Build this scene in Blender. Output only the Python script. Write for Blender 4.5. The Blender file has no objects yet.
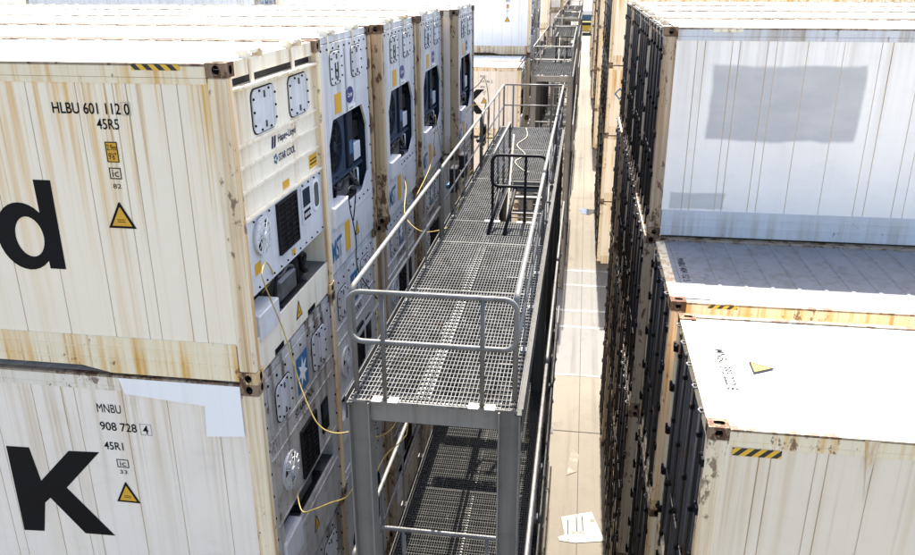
import bpy, math, random
from mathutils import Vector, Matrix
from mathutils.geometry import tessellate_polygon

random.seed(7)
L_, H_, HW = 12.192, 2.896, 1.219          # length, height and half width of a container
S = bpy.context.scene
COL = S.collection
GZ = 11.584                      # four containers of 2.896 m stand on the ground at z = 0

# ------------------------------------------------------------------ camera
cam_d = bpy.data.cameras.new('camera')
cam = bpy.data.objects.new('camera', cam_d)
COL.objects.link(cam)
cam_d.sensor_width = 36.0
cam_d.lens = 31.486
cam_d.clip_start = 0.1
cam_d.clip_end = 2000
right = Vector((0.98857323, 0.15072402, -0.00229099))
up = Vector((-0.0513924, 0.35128376, 0.9348575))
fwd = Vector((-0.14171026, 0.92405735, -0.35501579))
m = Matrix((right, up, -fwd)).transposed().to_4x4()
m.translation = Vector((2.8225, -6.211, 0.6636 + GZ))
cam.matrix_world = m
S.camera = cam

# ------------------------------------------------------------------ sky, sun, exposure
SUN = Vector((0.004, -0.63, -1.0))
W = bpy.data.worlds.new('World')
S.world = W
W.use_nodes = True
wn = W.node_tree.nodes
sky = wn.new('ShaderNodeTexSky')
sky.sky_type = 'NISHITA'
sky.sun_disc = False
sky.sun_elevation = math.atan2(1.0, math.hypot(SUN.x, SUN.y))
sky.sun_rotation = math.atan2(-SUN.x, -SUN.y)
sky.air_density = 1.0
sky.dust_density = 2.5
sky.ozone_density = 0.6
bg = wn['Background']
bg.inputs['Strength'].default_value = 0.11
W.node_tree.links.new(sky.outputs[0], bg.inputs['Color'])
sd = bpy.data.lights.new('sun', 'SUN')
sd.energy = 4.2
sd.angle = math.radians(0.53)
sd.color = (1.0, 0.945, 0.86)
sun = bpy.data.objects.new('sun', sd)
COL.objects.link(sun)
sun.rotation_euler = SUN.to_track_quat('-Z', 'Y').to_euler()
sun.location = (0, 20, 40)
S.view_settings.view_transform = 'Standard'
S.view_settings.look = 'None'
S.view_settings.gamma = 1.0
S.view_settings.use_curve_mapping = False
S.view_settings.exposure = 2.05
S.render.engine = 'CYCLES'
S.cycles.max_bounces = 8
S.cycles.diffuse_bounces = 5

# ------------------------------------------------------------------ materials
MATS = {}


class NT:
    def __init__(s, name):
        s.m = bpy.data.materials.new(name)
        s.m.use_nodes = True
        s.t = s.m.node_tree
        s.p = s.t.nodes['Principled BSDF']
        s.tc = s.t.nodes.new('ShaderNodeTexCoord')
        s.oi = s.t.nodes.new('ShaderNodeObjectInfo')
        s.w = s.math('MULTIPLY', s.oi.outputs['Random'], 37.0)
        MATS[name] = s.m

    def link(s, a, b):
        if isinstance(a, (int, float)):
            b.default_value = a
        elif isinstance(a, tuple):
            b.default_value = (*a, 1.0) if len(a) == 3 else a
        else:
            s.t.links.new(a, b)

    def math(s, op, a, b=0.0, clamp=False):
        n = s.t.nodes.new('ShaderNodeMath')
        n.operation = op
        n.use_clamp = clamp
        s.link(a, n.inputs[0])
        s.link(b, n.inputs[1])
        return n.outputs[0]

    def noise(s, scale=(1, 1, 1), detail=4.0, rough=0.55, seed=0.0):
        mp = s.t.nodes.new('ShaderNodeMapping')
        mp.inputs['Scale'].default_value = scale
        s.t.links.new(s.tc.outputs['Object'], mp.inputs['Vector'])
        n = s.t.nodes.new('ShaderNodeTexNoise')
        n.noise_dimensions = '4D'
        n.inputs['Scale'].default_value = 1.0
        n.inputs['Detail'].default_value = detail
        n.inputs['Roughness'].default_value = rough
        s.t.links.new(mp.outputs[0], n.inputs['Vector'])
        s.link(s.math('ADD', s.w, seed), n.inputs['W'])
        return n.outputs[0]

    def rng(s, v, a, b, c=0.0, d=1.0):
        n = s.t.nodes.new('ShaderNodeMapRange')
        n.interpolation_type = 'SMOOTHSTEP'
        s.link(v, n.inputs[0])
        for i, q in enumerate((a, b, c, d)):
            n.inputs[i + 1].default_value = q
        return n.outputs[0]

    def mix(s, f, a, b, mode='MIX'):
        n = s.t.nodes.new('ShaderNodeMix')
        n.data_type = 'RGBA'
        n.blend_type = mode
        s.link(f, n.inputs[0])
        s.link(a, n.inputs[6])
        s.link(b, n.inputs[7])
        return n.outputs[2]

    def z(s, ax=2):
        n = s.t.nodes.new('ShaderNodeSeparateXYZ')
        s.t.links.new(s.tc.outputs['Object'], n.inputs[0])
        return n.outputs[ax]

    def out(s, col, rough=0.6, metal=0.0, bump=None, bs=0.1, bd=0.01):
        s.link(col, s.p.inputs['Base Color'])
        s.link(rough, s.p.inputs['Roughness'])
        s.link(metal, s.p.inputs['Metallic'])
        if bump is not None:
            b = s.t.nodes.new('ShaderNodeBump')
            b.inputs['Strength'].default_value = bs
            b.inputs['Distance'].default_value = bd
            s.link(bump, b.inputs['Height'])
            s.t.links.new(b.outputs[0], s.p.inputs['Normal'])
        return s.m


def paint(name, base, stain=(0.50, 0.29, 0.08), s_amt=0.5, r_amt=0.5, grime=0.2, low=0.0,
          rust=(0.085, 0.036, 0.015), scale=1.0, rough=0.5, r_thr=0.66, gcol=(0.25, 0.22, 0.18), fromtop=True, zlow=0.12):
    n = NT(name)
    st = n.rng(n.noise((7 * scale, 7 * scale, 0.22), 3, 0.6, 1.0), 0.46, 0.66)
    st2 = n.rng(n.noise((26 * scale, 26 * scale, 0.5), 3, 0.6, 2.0), 0.52, 0.80)
    z = n.z()
    if fromtop:
        zm = n.math('MAXIMUM', n.rng(z, 0.9, 2.75, zlow, 1.0), n.rng(z, 0.1, 0.55, low, 0.0))
    else:
        zm = 1.0
    f = n.math('MULTIPLY', n.math('ADD', st, n.math('MULTIPLY', st2, 0.9)), zm)
    f = n.math('MULTIPLY', f, s_amt, True)
    col = n.mix(f, base, stain)
    st3 = n.rng(n.noise((13 * scale, 13 * scale, 0.16), 4, 0.65, 15.0), 0.55, 0.66)
    st3 = n.math('MULTIPLY', st3, n.rng(n.noise((0.5, 0.5, 0.25), 3, 0.6, 17.0), 0.38, 0.58))
    st3 = n.math('MULTIPLY', n.math('MULTIPLY', st3, zm), min(1.0, s_amt * 1.1), True)
    col = n.mix(st3, col, tuple(q * 0.72 for q in stain))
    bl = n.rng(n.noise((0.9, 0.9, 0.9), 6, 0.65, 5.0), 0.35, 0.75)
    g2 = n.rng(n.noise((3.0, 3.0, 9.0), 6, 0.7, 6.0), 0.5, 0.8)
    col = n.mix(n.math('MULTIPLY', n.math('ADD', bl, g2), grime * 0.6, True), col, gcol)
    rr = n.noise((9, 9, 5), 8, 0.72, 9.0)
    rr = n.math('ADD', rr, n.math('MULTIPLY', n.math('SUBTRACT', n.noise((1.3, 1.3, 0.8), 3, 0.6, 21.0), 0.5), 0.45))
    rm = n.rng(rr, r_thr, r_thr + 0.05)
    col = n.mix(n.math('MULTIPLY', rm, r_amt, True), col, rust)
    if max(base) < 0.15:
        n.p.inputs['Specular IOR Level'].default_value = 0.15
    wob = n.noise((2.2, 2.2, 1.2), 2, 0.5, 11.0)
    return n.out(col, n.rng(bl, 0, 1, rough, rough + 0.2), 0.0, wob, 0.4, 0.03)


def overpaint(name, rects, tint):
    """soft-edged grey touch-up paint over old lettering, added to the panel paint of the same name"""
    n = NT.__new__(NT)
    n.m = MATS[name]
    n.t = n.m.node_tree
    n.p = n.t.nodes['Principled BSDF']
    n.tc = [q for q in n.t.nodes if q.bl_idname == 'ShaderNodeTexCoord'][0]
    n.w = 0.0
    x, z = n.z(0), n.z(2)
    wob = n.math('MULTIPLY', n.math('SUBTRACT', n.noise((1.4, 1.4, 1.4), 3, 0.5, 3), 0.5), 0.16)
    x, z = n.math('ADD', x, wob), n.math('ADD', z, wob)
    src = n.p.inputs['Base Color'].links[0].from_socket
    for x0, x1, z0, z1, e, amt in rects:
        k = n.math('MULTIPLY', n.math('MULTIPLY', n.rng(x, x0 - e, x0 + e), n.rng(x, x1 - e, x1 + e, 1, 0)),
                   n.math('MULTIPLY', n.rng(z, z0 - e, z0 + e), n.rng(z, z1 - e, z1 + e, 1, 0)))
        k = n.math('MULTIPLY', k, n.rng(n.noise((1.2, 1.2, 3), 5, 0.65, 7), 0.25, 0.7, amt * .75, amt))
        src = n.mix(k, src, tint)
    n.t.links.new(src, n.p.inputs['Base Color'])


def worn(name, under, white, sc, lo, hi):
    n = NT(name)
    k = n.rng(n.noise(sc, 7, 0.68, 1), lo, hi)
    f = n.noise((30, 30, 30), 3, 0.6, 3)
    col = n.mix(k, under, white)
    return n.out(n.mix(n.rng(f, 0.3, 0.7, 0, 0.2), col, under), 0.85, 0, f, 0.3, 0.005)


def plain(name, col, rough=0.6, metal=0.0, var=0.25, sc=6.0):
    n = NT(name)
    if max(col) < 0.1:
        n.p.inputs['Specular IOR Level'].default_value = 0.12
    v = n.noise((sc, sc, sc), 6, 0.65)
    dark = tuple(c * (1 - var) for c in col)
    lite = tuple(min(1, c * (1 + var * 0.6)) for c in col)
    return n.out(n.mix(n.rng(v, 0.3, 0.7), dark, lite), n.rng(v, 0.3, 0.7, rough - 0.08, rough + 0.1), metal, v, 0.08, 0.01)


paint('cream_panel', (0.86, 0.765, 0.60), stain=(0.68, 0.38, 0.07), s_amt=1.0, r_amt=0.3, grime=0.06, low=0.5, r_thr=0.71, zlow=0.20)
paint('cream_plain_panel', (0.82, 0.71, 0.55), stain=(0.56, 0.36, 0.15), s_amt=0.34, r_amt=0.3, grime=0.14, low=0.4, r_thr=0.71, zlow=0.25)
paint('cream_rail', (0.82, 0.71, 0.50), stain=(0.66, 0.36, 0.06), s_amt=0.85, r_amt=0.8, grime=0.15, low=1.0, r_thr=0.60, zlow=0.6)
paint('cream_post', (0.80, 0.68, 0.48), stain=(0.52, 0.27, 0.07), s_amt=0.75, r_amt=0.75, grime=0.25, low=1.0, r_thr=0.585, scale=1.6, fromtop=False)
paint('tan_post', (0.50, 0.37, 0.22), stain=(0.28, 0.13, 0.04), s_amt=0.8, r_amt=0.95, grime=0.4, low=1.0, r_thr=0.54, scale=1.6, fromtop=False)
paint('white_panel', (0.82, 0.74, 0.635), stain=(0.48, 0.32, 0.14), s_amt=0.45, r_amt=0.3, grime=0.2, low=0.4, r_thr=0.70, zlow=0.28)
paint('white_rail', (0.74, 0.68, 0.57), stain=(0.46, 0.28, 0.10), s_amt=0.7, r_amt=0.8, grime=0.3, low=0.8, r_thr=0.60)
paint('white_post', (0.46, 0.36, 0.25), stain=(0.26, 0.14, 0.05), s_amt=0.8, r_amt=0.95, grime=0.45, low=1.0, r_thr=0.56, scale=1.6, fromtop=False)
paint('grey_panel', (0.80, 0.80, 0.81), stain=(0.44, 0.37, 0.27), s_amt=0.26, r_amt=0.15, grime=0.16, low=0.3, r_thr=0.74)
paint('grey_rail', (0.58, 0.59, 0.61), stain=(0.34, 0.25, 0.15), s_amt=0.5, r_amt=0.7, grime=0.3, low=0.8, r_thr=0.62)
paint('grey_post', (0.46, 0.40, 0.33), stain=(0.30, 0.18, 0.08), s_amt=0.5, r_amt=0.9, grime=0.5, low=1.0, r_thr=0.57, scale=1.6, fromtop=False)
paint('roof_paint', (0.78, 0.76, 0.71), stain=(0.50, 0.33, 0.15), s_amt=0.15, r_amt=0.25, grime=0.10, r_thr=0.73, fromtop=False)
paint('rail_lip', (0.30, 0.24, 0.17), stain=(0.16, 0.08, 0.03), s_amt=0.9, r_amt=0.9, grime=0.5, r_thr=0.52, fromtop=False)  # rusty lip, also darkened so the shaded rail face reads as a line
paint('roof_dirty_shaded', (0.205, 0.203, 0.212), stain=(0.14, 0.11, 0.09), s_amt=0.5, r_amt=0.4, grime=0.5, r_thr=0.66, fromtop=False, gcol=(0.12, 0.115, 0.115))  # dirty roof, with the tall stack's bluish shade mixed into its colour
paint('unit_white', (0.60, 0.612, 0.635), stain=(0.22, 0.18, 0.13), s_amt=0.50, r_amt=0.5, grime=0.55, low=0.8, r_thr=0.65, zlow=0.22, gcol=(0.22, 0.205, 0.19))
paint('unit_cream', (0.81, 0.74, 0.60), stain=(0.50, 0.31, 0.10), s_amt=0.55, r_amt=0.4, grime=0.2, low=0.6, r_thr=0.68, zlow=0.25)
paint('unit_grey', (0.50, 0.48, 0.455), stain=(0.12, 0.09, 0.065), s_amt=0.95, r_amt=0.85, grime=0.95, low=0.7, r_thr=0.60, gcol=(0.12, 0.10, 0.08), zlow=0.4)
paint('door_grey_shaded', (0.11, 0.11, 0.114), stain=(0.05, 0.042, 0.035), s_amt=0.7, r_amt=0.8, grime=0.6, low=0.6, r_thr=0.60, fromtop=False, gcol=(0.035, 0.032, 0.03))  # dirty door paint with the deep aisle shade put into its colour
paint('door_dark_shaded', (0.040, 0.037, 0.036), stain=(0.03, 0.02, 0.013), s_amt=0.7, r_amt=0.9, grime=0.5, low=0.6, r_thr=0.58, fromtop=False, gcol=(0.025, 0.02, 0.018))  # darker door copy, grime plus the aisle shade in the base colour
paint('door_blue', (0.30, 0.36, 0.42), stain=(0.16, 0.14, 0.12), s_amt=0.4, r_amt=0.5, grime=0.4, low=0.6, r_thr=0.66, fromtop=False)
paint('casting_rust', (0.24, 0.155, 0.09), stain=(0.12, 0.055, 0.02), s_amt=0.9, r_amt=0.95, grime=0.5, r_thr=0.49, scale=2, fromtop=False, rough=0.8)
paint('casting_cream', (0.62, 0.44, 0.22), stain=(0.28, 0.12, 0.035), s_amt=0.95, r_amt=0.95, grime=0.4, r_thr=0.52, scale=2, fromtop=False, rough=0.75)
paint('white_touch_up', (0.84, 0.83, 0.81), s_amt=0.05, r_amt=0.05, grime=0.03)
paint('grey_touch_up', (0.35, 0.345, 0.34), s_amt=0.05, r_amt=0.05, grime=0.2)
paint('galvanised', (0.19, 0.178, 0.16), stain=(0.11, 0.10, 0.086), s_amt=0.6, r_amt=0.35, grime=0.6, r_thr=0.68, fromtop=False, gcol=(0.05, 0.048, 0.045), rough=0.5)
paint('lock_bar_steel', (0.055, 0.052, 0.05), stain=(0.04, 0.025, 0.015), s_amt=0.6, r_amt=0.8, grime=0.6, r_thr=0.56, fromtop=False, gcol=(0.025, 0.022, 0.02))
paint('galvanised_rail', (0.15, 0.146, 0.138), stain=(0.09, 0.08, 0.068), s_amt=0.7, r_amt=0.35, grime=0.6, r_thr=0.62, fromtop=False, gcol=(0.07, 0.066, 0.06), rough=0.42)
paint('galvanised_bar', (0.17, 0.168, 0.158), stain=(0.055, 0.05, 0.042), s_amt=0.8, r_amt=0.5, grime=0.9, r_thr=0.62, fromtop=False, gcol=(0.05, 0.046, 0.04))
plain('galvanised_dense', (0.055, 0.054, 0.050), 0.6, 0.0, 0.3, 9)
plain('galvanised_pale', (0.30, 0.30, 0.29), 0.5, 0.1, 0.25, 9)
paint('galvanised_shaded', (0.075, 0.072, 0.068), stain=(0.04, 0.036, 0.03), s_amt=0.6, r_amt=0.4, grime=0.6, r_thr=0.66, fromtop=False, gcol=(0.03, 0.028, 0.026))  # shaded copy of galvanised: the gantry's shade is put into the colour
plain('shroud_blue', (0.030, 0.048, 0.080), 0.5)
plain('galvanised_dense', (0.055, 0.054, 0.050), 0.6, 0.0, 0.3, 9)  # lower-deck grating, colour darkened to deepen the shadows across it
plain('galvanised_pale', (0.30, 0.30, 0.29), 0.5, 0.1, 0.25, 9)
paint('seam_dirt', (0.66, 0.56, 0.42), stain=(0.40, 0.25, 0.09), s_amt=0.8, r_amt=0.3, grime=0.3, zlow=0.4)
paint('overpainted_panel', (0.86, 0.815, 0.75), stain=(0.44, 0.37, 0.27), s_amt=0.26, r_amt=0.15, grime=0.16, low=0.3, r_thr=0.74)
overpaint('overpainted_panel', [(-2.62, -.68, H_ - 1.49, H_ - .48, .03, 1.0), (-1.02, -.26, H_ - 2.47, H_ - 2.23, .015, .8)], (0.43, 0.425, 0.42))
worn('rust_stain', (0.73, 0.645, 0.52), (0.60, 0.36, 0.11), (16, 16, 2.5), 0.40, 0.62)
plain('black', (0.004, 0.004, 0.005), 0.6)
plain('dark_steel', (0.012, 0.012, 0.014), 0.55)
plain('dark_blue', (0.013, 0.021, 0.036), 0.5)
plain('machine_grey', (0.10, 0.10, 0.105), 0.5, 0.3, 0.5)
plain('ink', (0.006, 0.0065, 0.008), 0.55, 0, 0.3, 3)
plain('sticker_yellow', (0.62, 0.33, 0.02), 0.5, 0, 0.1)
plain('sticker_faded_yellow', (0.30, 0.165, 0.004), 0.5, 0, 0.1)
plain('sticker_white', (0.74, 0.74, 0.74), 0.5, 0, 0.1)
plain('sticker_green', (0.25, 0.42, 0.22), 0.5, 0, 0.1)
plain('logo_navy', (0.008, 0.012, 0.06), 0.5, 0, 0.1)
plain('logo_blue', (0.025, 0.12, 0.24), 0.5, 0, 0.1)
plain('logo_royal', (0.006, 0.016, 0.15), 0.45, 0, 0.1)
plain('cable_yellow', (0.40, 0.29, 0.07), 0.6, 0, 0.35, 12)
plain('cable_pale', (0.55, 0.50, 0.36), 0.5, 0, 0.2)
plain('cable_black', (0.015, 0.015, 0.017), 0.5)
plain('rubber', (0.008, 0.008, 0.008), 0.8)
plain('truck_yellow', (0.55, 0.33, 0.03), 0.45)
plain('truck_blue', (0.03, 0.10, 0.17), 0.5)
plain('window_glass', (0.02, 0.03, 0.035), 0.1)


def concrete(name, base, dark, warm):
    n = NT(name)
    a = n.rng(n.noise((0.22, 0.09, 1), 7, 0.62, 1), 0.35, 0.7)
    b = n.rng(n.noise((2.6, 1.6, 1), 7, 0.7, 2), 0.45, 0.75)
    c = n.rng(n.noise((0.7, 0.35, 1), 6, 0.65, 4), 0.52, 0.72)
    f = n.noise((45, 45, 45), 3, 0.6, 3)
    col = n.mix(a, base, warm)
    col = n.mix(n.math('MULTIPLY', b, 0.30), col, dark)
    col = n.mix(n.math('MULTIPLY', c, 0.35), col, tuple(min(1, q * 1.35) for q in base))
    px = n.z(0)
    for xc in (2.98, 3.72):
        k = n.math('MULTIPLY', n.rng(px, xc - .16, xc - .05), n.rng(px, xc + .05, xc + .16, 1, 0))
        k = n.math('MULTIPLY', k, n.rng(n.noise((3, 0.12, 1), 5, 0.65, 12), 0.40, 0.65, 0.0, 0.6))
        col = n.mix(k, col, tuple(q * 0.8 for q in dark))
    o = n.rng(n.noise((1.1, 0.5, 1), 5, 0.6, 8), 0.60, 0.74)
    col = n.mix(n.math('MULTIPLY', o, 0.65), col, tuple(q * 0.6 for q in dark))
    col = n.mix(n.rng(f, 0.3, 0.7, 0.0, 0.25), col, dark)
    return n.out(col, 0.85, 0, f, 0.3, 0.005)


concrete('yard_concrete', (0.132, 0.114, 0.087), (0.072, 0.061, 0.046), (0.140, 0.117, 0.085))
concrete('lane_concrete', (0.124, 0.119, 0.110), (0.065, 0.062, 0.057), (0.135, 0.127, 0.114))



worn('worn_white_line', (0.124, 0.119, 0.110), (0.34, 0.33, 0.31), (1.6, 5, 1), 0.38, 0.58)
worn('worn_white_paint', (0.132, 0.114, 0.087), (0.36, 0.35, 0.325), (4, 4, 1), 0.36, 0.50)
worn('worn_white_trace', (0.132, 0.114, 0.087), (0.19, 0.172, 0.14), (4, 4, 1), 0.47, 0.62)
plain('joint_tar', (0.055, 0.05, 0.045), 0.8)
n_ = NT('puddle_water')
n_.out((0.045, 0.05, 0.055), 0.06)
n_ = NT('safety_stripe')
_a = n_.math('ADD', n_.z(0), n_.z(2))
_a = n_.math('FRACT', n_.math('MULTIPLY', _a, 9.5))
_a = n_.math('GREATER_THAN', _a, 0.5)
n_.out(n_.mix(_a, (0.72, 0.42, 0.03), (0.02, 0.02, 0.02)), 0.55)
n_ = NT('safety_stripe_faded')
_a = n_.math('ADD', n_.math('MULTIPLY', n_.z(0), 0.9), n_.z(1))
_a = n_.math('FRACT', n_.math('MULTIPLY', _a, 10.0))
_a = n_.math('MULTIPLY', n_.math('GREATER_THAN', _a, 0.55), n_.rng(n_.noise((14, 14, 14), 5, .6), .38, .6))
n_.out(n_.mix(_a, (0.78, 0.70, 0.55), (0.42, 0.24, 0.06)), 0.6)


# ------------------------------------------------------------------ mesh builder
class MB:
    def __init__(s):
        s.v, s.f, s.mi, s.sm = [], [], [], []

    def face(s, pts, mi=0, smooth=False):
        b = len(s.v)
        s.v += [tuple(p) for p in pts]
        s.f.append(tuple(range(b, b + len(pts))))
        s.mi.append(mi)
        s.sm.append(smooth)

    def box(s, x0, x1, y0, y1, z0, z1, mi=0, c=0.0):
        if c <= 0:
            P = [(x, y, z) for x in (x0, x1) for y in (y0, y1) for z in (z0, z1)]
            b = len(s.v)
            s.v += P
            for q in ((0, 1, 3, 2), (4, 6, 7, 5), (0, 4, 5, 1), (2, 3, 7, 6), (0, 2, 6, 4), (1, 5, 7, 3)):
                s.f.append(tuple(b + i for i in q))
                s.mi.append(mi)
                s.sm.append(False)
        else:                    # box with chamfered edges
            ctr = Vector(((x0 + x1) / 2, (y0 + y1) / 2, (z0 + z1) / 2))
            h = Vector(((x1 - x0) / 2, (y1 - y0) / 2, (z1 - z0) / 2))
            vid = {}
            b = len(s.v)
            for sx in (-1, 1):
                for sy in (-1, 1):
                    for sz in (-1, 1):
                        for ax in range(3):
                            d = [sx * (h.x - c), sy * (h.y - c), sz * (h.z - c)]
                            d[ax] = (sx, sy, sz)[ax] * h[ax]
                            vid[(sx, sy, sz, ax)] = len(s.v)
                            s.v.append(tuple(ctr + Vector(d)))

            def add(ids):
                s.f.append(tuple(ids))
                s.mi.append(mi)
                s.sm.append(False)
            for ax in range(3):
                o = [i for i in range(3) if i != ax]
                for sg in (-1, 1):
                    ids = []
                    for a_, b_ in ((-1, -1), (1, -1), (1, 1), (-1, 1)):
                        k = [0, 0, 0]
                        k[ax] = sg
                        k[o[0]] = a_
                        k[o[1]] = b_
                        ids.append(vid[(*k, ax)])
                    add(ids)
            for ax in range(3):          # edges along ax
                o = [i for i in range(3) if i != ax]
                for a_ in (-1, 1):
                    for b_ in (-1, 1):
                        k0, k1 = [0, 0, 0], [0, 0, 0]
                        k0[ax], k1[ax] = -1, 1
                        k0[o[0]] = k1[o[0]] = a_
                        k0[o[1]] = k1[o[1]] = b_
                        add([vid[(*k0, o[0])], vid[(*k1, o[0])], vid[(*k1, o[1])], vid[(*k0, o[1])]])
            for sx in (-1, 1):
                for sy in (-1, 1):
                    for sz in (-1, 1):
                        add([vid[(sx, sy, sz, a)] for a in range(3)])

    def cyl(s, p0, p1, r, n=10, mi=0, caps=True, r1=None):
        p0, p1 = Vector(p0), Vector(p1)
        r1 = r if r1 is None else r1
        d = (p1 - p0).normalized()
        a = d.orthogonal().normalized()
        b = d.cross(a)
        k = len(s.v)
        for p, rr in ((p0, r), (p1, r1)):
            for i in range(n):
                t = 2 * math.pi * i / n
                s.v.append(tuple(p + (a * math.cos(t) + b * math.sin(t)) * rr))
        for i in range(n):
            j = (i + 1) % n
            s.f.append((k + i, k + j, k + n + j, k + n + i))
            s.mi.append(mi)
            s.sm.append(True)
        if caps:
            s.f.append(tuple(k + i for i in reversed(range(n))))
            s.f.append(tuple(k + n + i for i in range(n)))
            s.mi += [mi, mi]
            s.sm += [False, False]

    def tube(s, pts, r, n=8, mi=0, closed=False):
        P = [Vector(p) for p in pts]
        N = len(P)
        rings = []
        a = None
        for i in range(N):
            if closed:
                t = (P[(i + 1) % N] - P[i - 1]).normalized()
            else:
                t = (P[min(i + 1, N - 1)] - P[max(i - 1, 0)]).normalized()
            if a is None:
                a = t.orthogonal().normalized()
            a = (a - t * a.dot(t)).normalized()
            b = t.cross(a)
            rings.append(len(s.v))
            for k in range(n):
                q = 2 * math.pi * k / n
                s.v.append(tuple(P[i] + (a * math.cos(q) + b * math.sin(q)) * r))
        for i in range(N if closed else N - 1):
            r0, r1 = rings[i], rings[(i + 1) % N]
            for k in range(n):
                j = (k + 1) % n
                s.f.append((r0 + k, r0 + j, r1 + j, r1 + k))
                s.mi.append(mi)
                s.sm.append(True)
        if not closed:
            s.f.append(tuple(rings[0] + k for k in reversed(range(n))))
            s.f.append(tuple(rings[-1] + k for k in range(n)))
            s.mi += [mi, mi]
            s.sm += [False, False]

    def prism(s, pts, ax, a0, a1, mi=0, holes=(), mi_hole=None):
        """polygon in the two axes other than ax (in xyz order), extruded along ax from a0 to a1, with holes"""
        def P(uv, a):
            if ax == 0:
                return (a, uv[0], uv[1])
            if ax == 1:
                return (uv[0], a, uv[1])
            return (uv[0], uv[1], a)
        loops = [list(pts)] + [list(h) for h in holes]
        flat = [p for l in loops for p in l]
        tri = tessellate_polygon([[Vector((p[0], p[1], 0)) for p in l] for l in loops])
        for a in (a0, a1):
            b = len(s.v)
            s.v += [P(p, a) for p in flat]
            for t in tri:
                s.f.append(tuple(b + i for i in t))
                s.mi.append(mi)
                s.sm.append(False)
        for li, l in enumerate(loops):
            for i in range(len(l)):
                p, q = l[i], l[(i + 1) % len(l)]
                s.face([P(p, a0), P(q, a0), P(q, a1), P(p, a1)], mi if li == 0 or mi_hole is None else mi_hole)

    def mesh(s, name, mats):
        me = bpy.data.meshes.new(name)
        me.from_pydata(s.v, [], s.f)
        if not isinstance(mats, (list, tuple)):
            mats = [mats]
        for q in mats:
            me.materials.append(MATS[q])
        me.polygons.foreach_set('material_index', s.mi)
        me.polygons.foreach_set('use_smooth', s.sm)
        me.update()
        return me


def link(name, me, parent=None, loc=(0, 0, 0), rz=0.0):
    o = bpy.data.objects.new(name, me)
    COL.objects.link(o)
    o.location = loc
    o.rotation_euler = (0, 0, rz)
    if parent is not None:
        o.parent = parent
    return o


CACHE = {}


def part(name, key, fn, mats, parent, loc=(0, 0, 0), rz=0.0):
    """a part whose mesh is built once for each key and shared by the copies"""
    k = (name, key, tuple(mats) if isinstance(mats, list) else mats)
    if k not in CACHE:
        b = MB()
        fn(b)
        CACHE[k] = b.mesh(name, mats)
    return link(name, CACHE[k], parent, loc, rz)


def tag(o, label, cat, group=None, kind=None):
    if label:
        o['label'] = label
    if cat:
        o['category'] = cat
    if group:
        o['group'] = group
    if kind:
        o['kind'] = kind
    return o


def smooth(pts, n=6):
    P = [Vector(p) for p in pts]
    P = [P[0]] + P + [P[-1]]
    out = []
    for i in range(1, len(P) - 2):
        for k in range(n):
            t = k / n
            a, b_, c, d = P[i - 1], P[i], P[i + 1], P[i + 2]
            out.append(.5 * ((2 * b_) + (c - a) * t + (2 * a - 5 * b_ + 4 * c - d) * t * t + (3 * b_ - a - 3 * c + d) * t ** 3))
    out.append(P[-2])
    return out


def rrect(x0, x1, y0, y1, r, n=4):
    out = []
    for cx, cy, a0 in ((x1 - r, y1 - r, 0), (x0 + r, y1 - r, 90), (x0 + r, y0 + r, 180), (x1 - r, y0 + r, 270)):
        for i in range(n + 1):
            a = math.radians(a0 + 90 * i / n)
            out.append((cx + r * math.cos(a), cy + r * math.sin(a)))
    return out


def ell(cx, cy, rx, ry, n=16):
    return [(cx + rx * math.cos(2 * math.pi * i / n), cy + ry * math.sin(2 * math.pi * i / n)) for i in range(n)]


# lettering: a text turned into a mesh that exactly fills a w x h box, lower left corner at the origin, in the xz plane
TEXT = {}


def text_mesh(s, w, h, mat, bold=0.0):
    k = (s, round(w, 3), round(h, 3), mat, bold)
    if k in TEXT:
        return TEXT[k]
    cu = bpy.data.curves.new('lettering', 'FONT')
    cu.body = s
    cu.offset = bold
    cu.extrude = 0.0
    cu.resolution_u = 4
    ob = bpy.data.objects.new('lettering', cu)
    COL.objects.link(ob)
    bpy.context.view_layer.update()
    me = bpy.data.meshes.new_from_object(ob.evaluated_get(bpy.context.evaluated_depsgraph_get()))
    bpy.data.objects.remove(ob)
    bpy.data.curves.remove(cu)
    xs = [v.co.x for v in me.vertices]
    ys = [v.co.y for v in me.vertices]
    sx = w / max(1e-6, max(xs) - min(xs))
    sy = h / max(1e-6, max(ys) - min(ys))
    x0, y0 = min(xs), min(ys)
    for v in me.vertices:
        v.co = ((v.co.x - x0) * sx, 0.0, (v.co.y - y0) * sy)
    me.materials.clear()
    me.materials.append(MATS[mat])
    me.name = 'lettering'
    TEXT[k] = me
    return me


def side_text(s, x, z, w, h, parent, mat='ink', y=-1.2105, name='lettering', bold=0.0):
    """text on the camera-facing (-y) long side"""
    return link(name, text_mesh(s, w, h, mat, bold), parent, (x, y, z))


def end_text(s, y, z, w, h, parent, x, mat='ink', name='lettering', bold=0.0):
    """text on the +x end face, reading along +y"""
    return link(name, text_mesh(s, w, h, mat, bold), parent, (x, y, z), math.pi / 2)


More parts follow.
